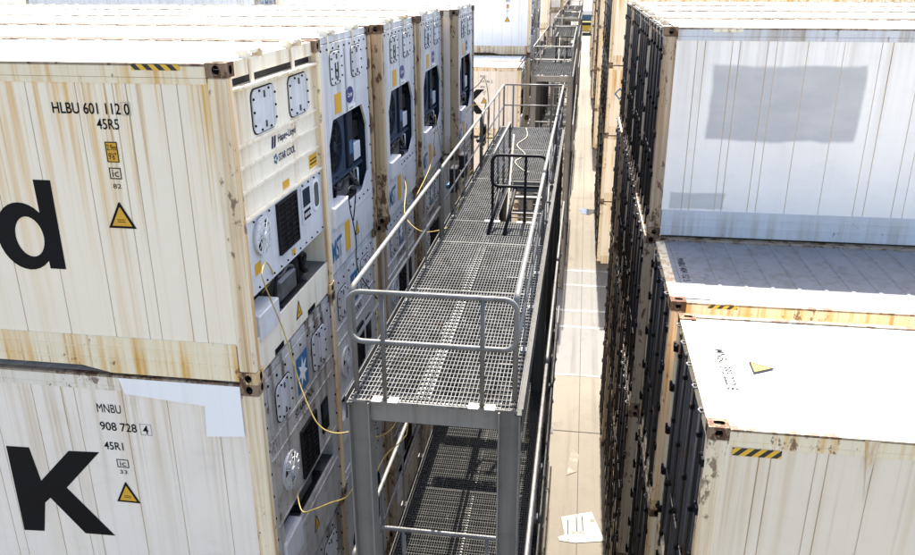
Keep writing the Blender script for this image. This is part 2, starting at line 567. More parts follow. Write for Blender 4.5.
def triangle_sign(parent, cx, z0, w, h, key, face='side', x=0.0, y=-1.2105):
    def fn(b):
        def tri(k, dz):
            return [(-w / 2 * k, dz), (w / 2 * k, dz), (0.02 * w * k, dz + h * k), (-0.02 * w * k, dz + h * k)]
        b.prism(tri(1.0, 0), 1, 0.0, -0.002, 0)
        b.prism(tri(0.72, h * 0.09), 1, -0.0022, -0.004, 1)
        for q in (0.24, 0.32):
            b.box(-w * 0.14, w * 0.14, -0.0052, -0.0042, h * q, h * q + h * 0.025, 0)
    o = part('warning_sign', ('tri', w, h), fn, ['ink', 'sticker_yellow'], parent)
    if face == 'side':
        o.location = (cx, y, z0)
    elif face == 'end':
        o.location = (x, cx, z0)
        o.rotation_euler = (0, 0, math.pi / 2)
    return o


# ------------------------------------------------------------------ container parts (local frame: end plane x = 0, body towards -x,
# y from -1.219 to 1.219, z from 0 to 2.896)


def side_sheet(sg, variant):
    rnd = random.Random(variant)
    xs = []
    x = -0.44
    while x > -11.8:
        xs.append(x)
        if rnd.random() < 0.45:
            xs.append(x - rnd.uniform(0.09, 0.15))
        x -= rnd.choice((0.45, 0.455, 0.50))

    def fn(b):
        y = -1.207
        prof = [(-0.165, y)]
        for q in xs:
            prof += [(q + 0.005, y), (q + 0.002, y + 0.006), (q - 0.002, y + 0.006), (q - 0.005, y)]
        prof.append((-12.03, y))
        pts = [(p[0], p[1] * -sg if sg > 0 else p[1]) for p in prof]
        for i in range(len(pts) - 1):
            a, c = pts[i], pts[i + 1]
            b.face([(a[0], a[1], 0.385), (c[0], c[1], 0.385), (c[0], c[1], 2.74), (a[0], a[1], 2.74)][::(1 if sg > 0 else -1)], 1 if i % 4 in (1, 2, 3) else 0)
        yi = -sg * -1.12 if sg > 0 else -1.12
        b.face([(-0.165, yi, 0.385), (-12.03, yi, 0.385), (-12.03, yi, 2.74), (-0.165, yi, 2.74)])
    return fn


def f_top_rail(sg):
    def fn(b):
        y0, y1 = sorted((sg * 1.216, sg * 1.10))
        b.box(-12.014, -0.178, y0, y1, 2.775, 2.865)
        y0, y1 = sorted((sg * 1.2125, sg * 1.12))
        b.box(-12.014, -0.178, y0, y1, 2.722, 2.772)
        y0, y1 = sorted((sg * 1.218, sg * 1.15))
        b.box(-12.014, -0.178, y0, y1, 2.867, 2.887, 1)
    return fn


def f_bottom_rail(sg, tunnel=True):
    def fn(b):
        pts = [(-0.178, 0.022), (-12.014, 0.022), (-12.014, 0.40), (-0.178, 0.40)] if not tunnel else [(-0.178, 0.022), (-1.45, 0.022), (-1.75, 0.085), (-10.4, 0.085), (-10.7, 0.022), (-12.014, 0.022),
               (-12.014, 0.40), (-0.178, 0.40)]
        a, c = sorted((sg * 1.216, sg * 1.10))
        b.prism(pts, 1, a, c)
        for z in (0.16, 0.28):
            y = sg * 1.216
            b.box(-12.0, -0.2, *sorted((y, y + sg * 0.004)), z, z + 0.02)
    return fn


def f_post(end, sg):
    def fn(b):
        x0, x1 = (-0.172, -0.003) if end == 0 else (-12.189, -12.02)
        a, c = sorted((sg * 1.216, sg * 1.10))
        b.box(x0, x1, a, c, 0.1185, 2.7775, 0, 0.012)
    return fn


def f_casting(b):
    """corner casting for the corner x = 0, y = -1.219, z up from 0 to 0.118, with oval holes in three faces"""
    w, d, h = 0.178, 0.162, 0.118
    sq = [(-w, 0), (0, 0), (0, h), (-w, h)]
    b.prism(sq, 1, -1.219, -1.195, 0, [ell(-w / 2, h / 2, 0.032, 0.04)], 1)           # side plate
    b.prism([(-1.194, 0), (-1.219 + d, 0), (-1.219 + d, h), (-1.194, h)], 0, 0.0, -0.024, 0,
            [ell(-1.219 + d / 2 + 0.01, h / 2, 0.03, 0.038)], 1)                       # end plate
    b.prism([(-w, -1.194), (-0.025, -1.194), (-0.025, -1.219 + d), (-w, -1.219 + d)], 2, h - 0.022, h, 0,
            [rrect(-w / 2 - 0.055, -w / 2 + 0.04, -1.165, -1.105, 0.025)], 1)          # top plate
    b.box(-w, -0.026, -1.193, -1.219 + d, 0.0, 0.02, 0)
    b.box(-w, -w + 0.02, -1.193, -1.219 + d, 0.021, h - 0.023, 0)
    b.box(-w + 0.021, -0.03, -1.219 + d - 0.012, -1.219 + d, 0.021, h - 0.023, 0)
    b.box(-w + 0.022, -0.055, -1.165, -1.219 + d - 0.014, 0.0215, 0.06, 1)


def f_roof(ribs):
    def fn(b):
        x, y0, y1, z = -0.18, -1.149, 1.149, 2.868
        q = -0.62
        prof = [(x, z)]
        while q > -11.9 and ribs:
            prof += [(q, z), (q - 0.014, z + 0.011), (q - 0.046, z + 0.011), (q - 0.06, z)]
            q -= 0.31
        prof.append((-12.01, z))
        for i in range(len(prof) - 1):
            a, c = prof[i], prof[i + 1]
            b.face([(a[0], y0, a[1]), (a[0], y1, a[1]), (c[0], y1, c[1]), (c[0], y0, c[1])])
        b.face([(x, y0, 2.80), (x, y1, 2.80), (-12.01, y1, 2.80), (-12.01, y0, 2.80)])
        b.box(-0.47, -0.185, -1.05, 1.05, 2.869, 2.876)          # raised doubler plate next to the end
    return fn


def f_under(b):
    b.box(-12.0, -0.2, -1.09, 1.09, 0.10, 0.16)
    for i in range(20):
        b.box(-0.8 - i * 0.56, -0.72 - i * 0.56, -1.09, 1.09, 0.03, 0.099)


def f_back_end(b):
    b.box(-12.185, -12.10, -1.099, 1.099, 0.05, 2.86)
    b.box(-12.19, -12.186, -1.0, 1.0, 0.3, 2.7)


def f_far_frame(b):
    """posts, castings and rails of a container that is only a few pixels wide"""
    for sg in (-1, 1):
        f_top_rail(sg)(b)
        f_bottom_rail(sg)(b)
        for e in (0, 1):
            f_post(e, sg)(b)
            for z in (0, H_ - 0.118):
                x0, x1 = (-0.178, 0) if e == 0 else (-12.192, -12.014)
                a, c = sorted((sg * 1.219, sg * 1.06))
                b.box(x0, x1, a, c, z, z + 0.118, 1)


# ---- unit ends -------------------------------------------------------------
def yy(v):
    return v - HW            # y measured from the near side of the container


def zz(v):
    return H_ + v            # z measured down from the top


def bolts(b, pts, x, r=0.012, mi=1):
    for y, z in pts:
        b.cyl((x, y, z), (x + 0.012, y, z), r, 6, mi)


def edge_pts(y0, y1, z0, z1, n, k):
    out = []
    for i in range(n):
        t = (i + 0.5) / n
        out += [(y0 + (y1 - y0) * t, z1)]
    for i in range(k):
        t = (i + 0.5) / k
        out += [(y0, z0 + (z1 - z0) * t), (y1, z0 + (z1 - z0) * t)]
    return out


def access_panel(parent, y0, y1, z0, z1, x, mat, key):
    def fn(b):
        b.prism(rrect(y0 - 0.012, y1 + 0.012, z0 - 0.012, z1 + 0.012, 0.09), 0, x, x + 0.006, 1)
        b.prism(rrect(y0, y1, z0, z1, 0.08), 0, x + 0.0062, x + 0.016, 0)
        pts = [(y0 + .02, z0 + (z1 - z0) * t) for t in (.2, .5, .8)] + [(y1 - .02, z0 + (z1 - z0) * t) for t in (.2, .5, .8)]
        pts += [(y0 + (y1 - y0) * t, z) for t in (.3, .7) for z in (z0 + .02, z1 - .02)]
        bolts(b, pts, x + 0.016, 0.012, 2)
        ym = (y0 + y1) / 2
        for z in (z0 + 0.03, z1 - 0.09):
            b.box(x + 0.016, x + 0.03, ym - 0.008, ym + 0.008, z, z + 0.06, 3)
    return part('access_panel', key, fn, [mat, 'dark_steel', 'black', 'machine_grey'], parent)


def f_fan(cy, cz, r, x, blades=4):
    def fn(b):
        b.prism(ell(cy, cz, r, r, 28), 0, x, x + 0.02, 0)
        b.prism(ell(cy, cz, r * 1.12, r * 1.12, 28), 0, x + 0.0205, x + 0.035, 1, [ell(cy, cz, r * 0.97, r * 0.97, 28)])
        for i in range(blades):
            a0 = 2 * math.pi * i / blades + 0.3
            pts = [(cy + 0.18 * r * math.cos(a0), cz + 0.18 * r * math.sin(a0))]
            for t in range(5):
                a = a0 + (0.25 + 0.12 * t)
                pts.append((cy + 0.9 * r * math.cos(a), cz + 0.9 * r * math.sin(a)))
            b.prism(pts, 0, x + 0.021, x + 0.03, 2)
        b.cyl((x + 0.02, cy, cz), (x + 0.06, cy, cz), r * 0.2, 12, 1)
        for k in (0.45, 0.72):
            b.tube([(x + 0.045, p[0], p[1]) for p in ell(cy, cz, r * k, r * k, 20)], 0.004, 5, 1, True)
        for i in range(6):
            a = math.pi * i / 6
            b.cyl((x + 0.045, cy - r * math.cos(a), cz - r * math.sin(a)), (x + 0.045, cy + r * math.cos(a), cz + r * math.sin(a)), 0.004, 5, 1)
    return fn


def f_grille(y0, y1, z0, z1, x):
    def fn(b):
        b.box(x, x + 0.012, y0, y1, z0, z1, 0)
        b.prism([(y0 - .02, z0 - .02), (y1 + .02, z0 - .02), (y1 + .02, z1 + .02), (y0 - .02, z1 + .02)], 0, x, x + 0.03, 1,
                [[(y0, z0), (y1, z0), (y1, z1), (y0, z1)]])
        n = 9
        for i in range(n):
            z = z0 + (z1 - z0) * (i + 0.5) / n
            b.box(x + 0.013, x + 0.024, y0, y1, z - 0.006, z + 0.006, 1)
        for i in range(1, 3):
            y = y0 + (y1 - y0) * i / 3
            b.box(x + 0.0245, x + 0.031, y - 0.006, y + 0.006, z0, z1, 1)
    return fn


def f_compressor(y0, z0, x):
    def fn(b):
        b.box(x - 0.22, x, y0, y0 + 0.5, z0, z0 + 0.24, 0, 0.03)
        for i in range(3):
            b.cyl((x - 0.11, y0 + 0.1 + i * 0.14, z0 + 0.2), (x - 0.11, y0 + 0.1 + i * 0.14, z0 + 0.34), 0.06, 12, 0)
        b.cyl((x - 0.1, y0 + 0.62, z0), (x - 0.1, y0 + 0.62, z0 + 0.34), 0.075, 14, 1)
        b.tube([(x - .05, y0 + .45, z0 + .3), (x, y0 + .55, z0 + .4), (x - .02, y0 + .65, z0 + .36), (x - .02, y0 + .75, z0 + .1)], 0.018, 8, 1)
        b.tube([(x - .05, y0 + .1, z0 + .3), (x + .02, y0 - .1, z0 + .36), (x, y0 - .2, z0 + .1)], 0.016, 8, 1)
        b.box(x - 0.25, x + 0.03, y0 - .05, y0 + .72, z0 - 0.05, z0 - 0.002, 1)
    return fn


def unit_recess(b, y0, y1, z0, z1, depth, x, mi=0, floor=1):
    """five inner faces of a recess"""
    xb = x - depth
    b.face([(xb, y0, z0), (xb, y1, z0), (xb, y1, z1), (xb, y0, z1)], mi)
    b.face([(xb, y0, z0), (x, y0, z0), (x, y0, z1), (xb, y0, z1)], mi)
    b.face([(xb, y1, z0), (x, y1, z0), (x, y1, z1), (xb, y1, z1)], mi)
    b.face([(xb, y0, z1), (x, y0, z1), (x, y1, z1), (xb, y1, z1)], mi)
    b.face([(xb, y0, z0), (x, y0, z0), (x, y1, z0), (xb, y1, z0)], floor)


def unit_ribbed(root, logo=True, mat='unit_cream'):
    """cream unit with ribbed upper panel and an open machinery recess near the bottom"""
    x = -0.07
    y0, y1 = -1.098, 1.098

    def fn(b):
        b.box(-0.12, -0.05, y0, y1, zz(-.15), zz(-.012), 0)              # header
        b.box(-0.12, -0.10, y0, y1, zz(-.222), zz(-.151), 2)
        b.box(-0.12, 0.0, y0, y1, zz(-.245), zz(-.223), 0)                # lit ledge
        b.box(-0.12, x, y0, y1, zz(-1.36), zz(-.246), 0)
        for z in (-.715, -.90, -1.12):
            b.box(x, x + 0.028, y0, y1, zz(z - .025), zz(z), 0)
        b.box(-0.12, x + 0.02, y0, y1, zz(-2.10), zz(-1.385), 1)
        b.box(-0.11, x + 0.05, y0, y1, zz(-1.384), zz(-1.361), 0)
        unit_recess(b, y0, y1, zz(-2.5), zz(-2.102), 0.5, x + 0.02, 0, 4)
        b.box(-0.2, x + 0.035, y0, y1, zz(-2.868), zz(-2.502), 0)
        for y in (-0.55, 0.45):                                            # fork notches
            b.box(x + 0.036, x + 0.04, y - 0.12, y + 0.12, zz(-2.86), zz(-2.80), 3)
        bolts(b, [(y0 + 0.05 + i * 0.19, zz(-1.43)) for i in range(12)] + [(y0 + 0.05 + i * 0.19, zz(-2.06)) for i in range(12)], x + 0.02, 0.011, 3)
    u = part('refrigeration_unit', 'ribbed', fn, [mat, 'unit_white', 'dark_steel', 'black', 'machine_grey'], root)
    access_panel(u, yy(.60), yy(1.16), zz(-.69), zz(-.30), x, 'unit_white', 'ra')
    access_panel(u, yy(1.54), yy(2.10), zz(-.69), zz(-.30), x, 'unit_white', 'rb')
    part('fan', 'r', f_fan(yy(.50), zz(-1.60), .165, x + .02, 2), ['sticker_white', 'unit_white', 'black'], u)
    part('grille', 'r', f_grille(yy(.93), yy(1.44), zz(-1.92), zz(-1.44), x + .02), ['black', 'dark_steel'], u)

    def disp(b):
        b.box(x + .02, x + .035, yy(1.62), yy(1.90), zz(-1.84), zz(-1.44), 0)
        b.box(x + .0355, x + .04, yy(1.65), yy(1.87), zz(-1.66), zz(-1.47), 1)
        b.box(x + .0355, x + .04, yy(1.66), yy(1.86), zz(-1.80), zz(-1.70), 2)
        for i in range(4):
            b.box(x + .0405, x + .044, yy(1.67 + i * .05), yy(1.70 + i * .05), zz(-1.77), zz(-1.73), 0)
    part('control_display', 'r', disp, ['unit_white', 'dark_blue', 'black'], u)

    def win(b):
        b.prism(rrect(yy(2.0), yy(2.2), zz(-1.80), zz(-1.45), .06), 0, x + .02, x + .032, 0)
        b.prism(rrect(yy(2.03), yy(2.17), zz(-1.76), zz(-1.49), .05), 0, x + .0325, x + .036, 1)
    part('inspection_window', 'r', win, ['sticker_white', 'machine_grey'], u)

    part('hose', 'r', lambda b: b.tube(smooth([(x - .3, yy(1.3), zz(-2.11)), (x - .06, yy(1.5), zz(-2.14)), (x - .02, yy(1.72), zz(-2.2)), (x - .03, yy(1.68), zz(-2.34)), (x - .04, yy(1.8), zz(-2.42)), (x - .2, yy(1.85), zz(-2.48))]), .024, 7), 'cable_black', u)
    part('hose', 'r2', lambda b: b.tube(smooth([(x - .3, yy(.9), zz(-2.14)), (x - .05, yy(1.0), zz(-2.2)), (x - .03, yy(1.2), zz(-2.16)), (x - .05, yy(1.42), zz(-2.25)), (x - .15, yy(1.45), zz(-2.42))]), .018, 7), 'machine_grey', u)
    part('valve_block', 'r', lambda b: (b.box(x - .2, x - .06, yy(1.62), yy(1.78), zz(-2.48), zz(-2.2), 0, .02), b.cyl((x - .13, yy(1.70), zz(-2.2)), (x - .13, yy(1.70), zz(-2.12)), .04, 10, 0)), 'black', u)
    part('compressor', 'r', f_compressor(yy(.95), zz(-2.48), x - .02), ['machine_grey', 'dark_steel'], u)
    part('control_box', 'r', lambda b: b.box(x - .16, x + .055, yy(.22), yy(.72), zz(-2.56), zz(-2.30), 0, .01), 'unit_white', u)

    def st(b):
        b.box(x, x + .004, yy(2.02), yy(2.28), zz(-1.33), zz(-1.185), 0)
        b.box(x + .0042, x + .005, yy(2.04), yy(2.26), zz(-1.25), zz(-1.235), 1)
        b.box(x + .0042, x + .005, yy(2.04), yy(2.26), zz(-1.29), zz(-1.275), 1)
    part('sticker', 'r', st, ['sticker_yellow', 'ink'], u)
    for a_, c_, d_, e_, xx in ((1.20, 1.38, -1.35, -1.27, x), (1.25, 1.35, -2.06, -2.0, x + .0205), (.30, .44, -1.93, -1.82, x + .0205)):
        part('sticker', ('r', a_), lambda b: b.box(xx, xx + .004, yy(a_), yy(c_), zz(d_), zz(e_), 0), 'sticker_yellow', u)
    triangle_sign(u, yy(1.28), zz(-2.76), .19, .19, 'end', 'end', x + .037)
    if logo:
        def mark(b):
            for q in (0, .062):
                b.prism([(yy(.99 + q), zz(-.895)), (yy(1.03 + q), zz(-.895)), (yy(1.045 + q), zz(-.85)), (yy(1.06 + q), zz(-.785)), (yy(1.02 + q), zz(-.785)), (yy(1.005 + q), zz(-.84))], 0, x, x + .003)
        part('emblem', 'hl', mark, 'logo_navy', u)
        end_text('Hapag-Lloyd', yy(1.17), zz(-.885), .50, .095, u, x + .003, 'logo_navy', 'lettering', .015)
        end_text('STAR COOL', yy(1.15), zz(-1.05), .47, .075, u, x + .003, 'logo_navy', 'lettering', .02)

        def drop(b):
            for i in range(5):
                a = 2 * math.pi * i / 5
                b.prism(ell(yy(1.075) + .035 * math.cos(a), zz(-1.01) + .035 * math.sin(a), .018, .018, 8), 0, x, x + .003)
        part('emblem', 'star', drop, 'logo_blue', u)
    return u


def frame_plate(b, x, hole, mi=0, thick=0.03):
    y0, y1 = -1.098, 1.098
    b.prism([(y0, zz(-2.86)), (y1, zz(-2.86)), (y1, zz(-.10)), (y0, zz(-.10))], 0, x, x + thick, mi, hole)


def unit_octagon(root, mat='unit_white', seed=0, text=True):
    """white bolted frame with one large chamfered opening over the fan and the machinery"""
    x = -0.06
    oc = [(.44, -2.16), (1.84, -2.16), (2.16, -1.95), (2.16, -1.30), (1.93, -0.99), (.62, -0.99), (.42, -1.26)]
    oc = [(yy(a), zz(c)) for a, c in oc]

    def fn(b):
        frame_plate(b, x, [oc])
        b.box(-0.09, x + .02, -1.098, 1.098, zz(-.09), zz(-.012), 0)
        bolts(b, edge_pts(-1.06, 1.06, zz(-2.8), zz(-.16), 9, 10), x + .03, .014, 1)
        bolts(b, [(yy(.5 + i * .22), zz(-2.22)) for i in range(8)], x + .03, .014, 1)
        unit_recess(b, yy(.38), yy(2.20), zz(-2.2), zz(-.96), .45, x - .001, 2, 0)
        b.box(x + .03, x + .034, -1.09, 1.09, zz(-2.30), zz(-2.285), 0)
        b.box(x + .03, x + .034, yy(1.22), yy(1.23), zz(-.98), zz(-.2), 3)
    u = part('refrigeration_unit', 'oct', fn, [mat, 'black', 'dark_blue', 'machine_grey'], root)
    access_panel(u, yy(.60), yy(1.06), zz(-.58), zz(-.20), x + .03, mat, 'oa')
    access_panel(u, yy(1.50), yy(1.96), zz(-.58), zz(-.20), x + .03, mat, 'ob')

    def hmark(b):
        for y in (.76, .86):
            b.box(x + .047, x + .052, yy(y), yy(y + .03), zz(-.52), zz(-.33), 0)
        b.box(x + .047, x + .051, yy(.791), yy(.86), zz(-.44), zz(-.41), 0)
    part('latch', 'o', hmark, 'ink', u)

    def shroud(b):
        b.prism([(yy(.5), zz(-1.78)), (yy(1.42), zz(-1.78)), (yy(1.42), zz(-1.0)), (yy(.5), zz(-1.0))], 0, x - .10, x - .08, 0,
                [ell(yy(.96), zz(-1.39), .35, .35, 28)])
        b.box(x - .18, x - .04, yy(.46), yy(2.1), zz(-1.82), zz(-1.785), 0)
    part('fan_shroud', 'o', shroud, 'shroud_blue', u)
    part('fan', 'o', f_fan(yy(.96), zz(-1.39), .325, x - .13, 5), ['black', 'dark_blue', 'dark_steel'], u)

    def cpt(b):
        b.box(x - .2, x - .05, yy(1.47), yy(1.72), zz(-1.76), zz(-1.04), 0, .01)
        b.box(x - .2, x - .06, yy(1.75), yy(2.05), zz(-1.44), zz(-1.2), 1, .01)
        b.box(x - .2, x - .05, yy(1.75), yy(2.06), zz(-1.74), zz(-1.50), 2, .01)
        b.box(x - .049, x - .047, yy(1.52), yy(1.66), zz(-1.60), zz(-1.42), 3)
        b.tube([(x - .1, yy(1.8), zz(-1.2)), (x - .03, yy(1.85), zz(-1.1)), (x - .05, yy(2.0), zz(-1.15)), (x - .08, yy(2.02), zz(-1.5))], .015, 6, 1)
    part('switch_cabinet', 'o', cpt, ['dark_blue', 'black', 'unit_white', 'logo_blue'], u)
    part('hose', 'o', lambda b: b.tube(smooth([(x - .2, yy(.6), zz(-1.9)), (x - .08, yy(.75), zz(-1.86)), (x - .05, yy(1.0), zz(-1.95)), (x - .03, yy(1.2), zz(-1.86)), (x - .06, yy(1.5), zz(-1.9)), (x - .04, yy(1.7), zz(-2.05)), (x - .1, yy(1.95), zz(-1.9)), (x - .2, yy(2.05), zz(-1.86))]), .016, 7), 'cable_black', u)
    part('pipe', 'o', lambda b: b.tube(smooth([(x - .1, yy(1.6), zz(-1.82)), (x - .05, yy(1.63), zz(-1.95)), (x - .07, yy(1.8), zz(-2.0)), (x - .06, yy(1.92), zz(-2.12))]), .02, 7), 'machine_grey', u)
    part('filter_drier', 'o', lambda b: (b.cyl((x - .12, yy(1.98), zz(-2.12)), (x - .12, yy(1.98), zz(-1.88)), .05, 10, 0), b.cyl((x - .12, yy(1.98), zz(-1.88)), (x - .12, yy(1.98), zz(-1.84)), .02, 8, 0)), 'sticker_white', u)
    part('compressor', 'o', f_compressor(yy(1.05), zz(-2.14), x - .08), ['machine_grey', 'dark_steel'], u)
    part('control_box', 'o', lambda b: b.box(x - .1, x + .075, yy(.36), yy(.98), zz(-2.29), zz(-2.02), 0, .012), mat, u)

    def st(b):
        xx = x + .031
        b.box(xx, xx + .003, yy(1.30), yy(1.62), zz(-.985), zz(-.92), 0)
        b.box(xx + .0032, xx + .004, yy(1.33), yy(1.5), zz(-.97), zz(-.945), 1)
    part('sticker', 'o', st, ['sticker_white', 'sticker_green'], u)
    part('sticker', 'o2', lambda b: b.box(x + .031, x + .034, yy(.72), yy(.98), zz(-.94), zz(-.70), 0), 'sticker_yellow', u)
    part('sticker', 'o3', lambda b: b.box(x + .031, x + .034, yy(.86), yy(1.08), zz(-2.75), zz(-2.36), 0), 'sticker_yellow', u)
    part('emblem', 'oval', lambda b: b.prism(ell(yy(1.38), zz(-.79), .165, .105, 24), 0, x + .0305, x + .034), 'logo_royal', u)
    if text:
        end_text('Carrier', yy(1.27), zz(-.815), .22, .06, u, x + .036, 'sticker_white', 'lettering', .01)
        end_text('MST', yy(.28), zz(-2.72), .42, .28, u, x + .033, 'logo_blue', 'lettering', .02)
    triangle_sign(u, yy(1.42), zz(-2.68), .20, .20, 'end', 'end', x + .033)
    return u


def unit_bolted(root, mat='unit_grey', text=True):
    """weathered unit with two access panels, blue star emblem, black grille and fan"""
    x = -0.06

    def fn(b):
        frame_plate(b, x, [[(yy(.36), zz(-2.12)), (yy(2.12), zz(-2.12)), (yy(2.12), zz(-1.80)), (yy(.36), zz(-1.80))]])
        b.box(-0.09, x + .02, -1.098, 1.098, zz(-.09), zz(-.012), 0)
        bolts(b, edge_pts(-1.06, 1.06, zz(-2.8), zz(-.16), 9, 10), x + .03, .014, 1)
        unit_recess(b, yy(.34), yy(2.14), zz(-2.14), zz(-1.78), .45, x - .001, 0, 2)
        for z in (-.76, -.97, -1.76, -2.2):
            b.box(x + .03, x + .042, -1.0, 1.0, zz(z - .02), zz(z), 0)
    u = part('refrigeration_unit', 'bolt', fn, [mat, 'black', 'machine_grey'], root)
    access_panel(u, yy(.44), yy(.86), zz(-.68), zz(-.28), x + .03, 'unit_white', 'ba')
    access_panel(u, yy(1.56), yy(2.02), zz(-.68), zz(-.24), x + .03, 'unit_white', 'bb')
    part('fan', 'b', f_fan(yy(.62), zz(-1.33), .19, x + .03, 3), ['sticker_white', 'unit_white', 'black'], u)
    part('grille', 'b', f_grille(yy(1.02), yy(1.50), zz(-1.70), zz(-1.14), x + .03), ['black', 'dark_steel'], u)
    part('control_display', 'b', lambda b: (b.box(x + .03, x + .05, yy(1.72), yy(1.94), zz(-1.58), zz(-1.18), 0),
                                            b.box(x + .0505, x + .053, yy(1.75), yy(1.91), zz(-1.4), zz(-1.22), 1)), ['black', 'dark_blue'], u)
    part('compressor', 'b', f_compressor(yy(1.0), zz(-2.10), x - .05), ['machine_grey', 'dark_steel'], u)
    part('control_box', 'b', lambda b: b.box(x - .1, x + .06, yy(.30), yy(.80), zz(-2.42), zz(-2.06), 0, .012), 'unit_white', u)
    triangle_sign(u, yy(1.3), zz(-2.62), .19, .19, 'end', 'end', x + .033)
    if text:
        def sq(b):
            b.box(x + .0305, x + .034, yy(1.06), yy(1.40), zz(-.70), zz(-.27), 0)
            star = []
            for i in range(14):
                r = .15 if i % 2 == 0 else .065
                a = math.pi / 2 + math.pi * i / 7
                star.append((yy(1.23) + r * math.cos(a), zz(-.485) + r * 1.15 * math.sin(a)))
            b.prism(star, 0, x + .0345, x + .037, 1)
        part('emblem', 'msk', sq, ['logo_blue', 'sticker_white'], u)
        end_text('STARCOOL', yy(.92), zz(-.90), .62, .085, u, x + .033, 'ink', 'lettering', .02)
    return u


# ---- door ends --------------------------------------------------------------
def door_end(root, mat, cream):
    fm = 'cream_post' if cream else 'white_post'
    part('door_header', 'd', lambda b: b.box(-.12, -.004, -1.098, 1.098, zz(-.15), zz(-.012)), fm, root)
    part('door_sill', 'd', lambda b: b.box(-.12, -.004, -1.098, 1.098, .03, .17), fm, root)
    for sg in (-1, 1):
        def fn(b, sg=sg):
            a, c = sorted((sg * .006, sg * 1.06))
            b.box(-.10, -.035, a, c, .185, zz(-.165), 0, .006)
            for i in range(5):               # raised vertical panel ribs
                y = sg * (.12 + i * .2)
                b.box(-.035, -.026, y - .05, y + .05, .25, zz(-.25), 0)
            a, c = sorted((sg * 1.061, sg * 1.095))
            b.box(-.10, -.045, a, c, .175, zz(-.155), 1)
        d = part('door', ('d', sg), fn, [mat, 'rubber'], root)
        for k in (.30, .80):
            def bar(b, sg=sg, k=k):
                y = sg * k
                b.cyl((.0, y, .07), (.0, y, zz(-.05)), .017, 8, 0)
                for z in (.2, .9, 1.75, 2.55):
                    b.box(-.026, .018, y - .028, y + .028, z, z + .04, 1)
                for z in (.06, zz(-.10)):
                    b.box(-.003, .022, y - .03, y + .03, z, z + .04, 0)
                b.box(.010, .020, *sorted((y, y - sg * .24)), 1.12, 1.145, 0)
                b.box(-.02, .016, *sorted((y - sg * .2, y - sg * .27)), 1.08, 1.11, 1)
            part('locking_bar', ('d', sg, k), bar, ['lock_bar_steel', 'black'], d)

        for z in (.32, .86, 1.42, 1.98, 2.48):
            def hin(b, sg=sg, z=z):
                a, c = sorted((sg * 1.06, sg * 1.20))
                b.box(-.03, .022, a, c, z, z + .08, 0, .006)
                b.cyl((.015, sg * 1.12, z - .015), (.015, sg * 1.12, z + .095), .013, 8, 0)
            part('hinge', ('d', sg, z), hin, 'black', d)

    for y in (-.95, -.5, .0, .45, .9):
        def hook(b, y=y):
            b.tube([(-.004, y - .03, zz(-.03)), (.03, y - .035, zz(-.03)), (.045, y, zz(-.02)), (.03, y + .035, zz(-.03)), (-.004, y + .03, zz(-.03))], .009, 6)
        part('lashing_ring', ('d', y), hook, 'galvanised_rail', root)


def door_end_far(root, mat):
    def fn(b):
        b.box(-.10, -.035, -1.06, 1.06, .15, zz(-.15), 0)
        for y in (-.8, -.3, .3, .8):
            b.cyl((-.01, y, .07), (-.01, y, zz(-.05)), .02, 6, 1)
        for z in (.35, .9, 1.45, 2.0, 2.5):
            for y in (-1.12, 1.12):
                b.box(-.03, .03, y - .08, y + .08, z, z + .12, 2)
    part('door', 'far', fn, [mat, 'lock_bar_steel', 'black'], root)


# ---- lettering of the long side ----------------------------------------------
def box_outline(b, x0, x1, z0, z1, t, y, mi):
    b.prism([(x0, z0), (x1, z0), (x1, z1), (x0, z1)], 1, y, y - .0015, mi, [[(x0 + t, z0 + t), (x1 - t, z0 + t), (x1 - t, z1 - t), (x0 + t, z1 - t)]])


YS = -1.2095


def big_d(parent):
    def fn(b):
        pts = [(-1.735, zz(-1.845)), (-1.731, zz(-1.017)), (-1.896, zz(-1.017)), (-1.892, zz(-1.32))]
        for k in range(25):
            a = math.radians(47 + (313 - 47) * k / 24)
            pts.append((-2.085 + .272 * math.cos(a), zz(-1.548) + .318 * math.sin(a)))
        pts += [(-1.89, zz(-1.77)), (-1.888, zz(-1.845))]
        b.prism(pts, 1, YS, YS - .0015, 0, [ell(-2.035, zz(-1.548), .14, .19, 32)])
    return part('lettering', 'bigd', fn, 'ink', parent)


def big_k(parent):
    def fn(b):
        pts = [(-2.775, zz(-3.812 + H_)), (-2.520, zz(-3.806 + H_)), (-2.465, zz(-4.20 + H_)), (-2.085, zz(-3.806 + H_)), (-1.75, zz(-3.79 + H_)),
               (-2.19, zz(-4.255 + H_)), (-1.745, zz(-4.80 + H_)), (-2.08, zz(-4.81 + H_)), (-2.40, zz(-4.40 + H_)), (-2.475, zz(-4.47 + H_)), (-2.555, zz(-4.835 + H_)), (-2.79, zz(-4.85 + H_))]
        b.prism(pts, 1, YS, YS - .0015)
    return part('lettering', 'bigk', fn, 'ink', parent)


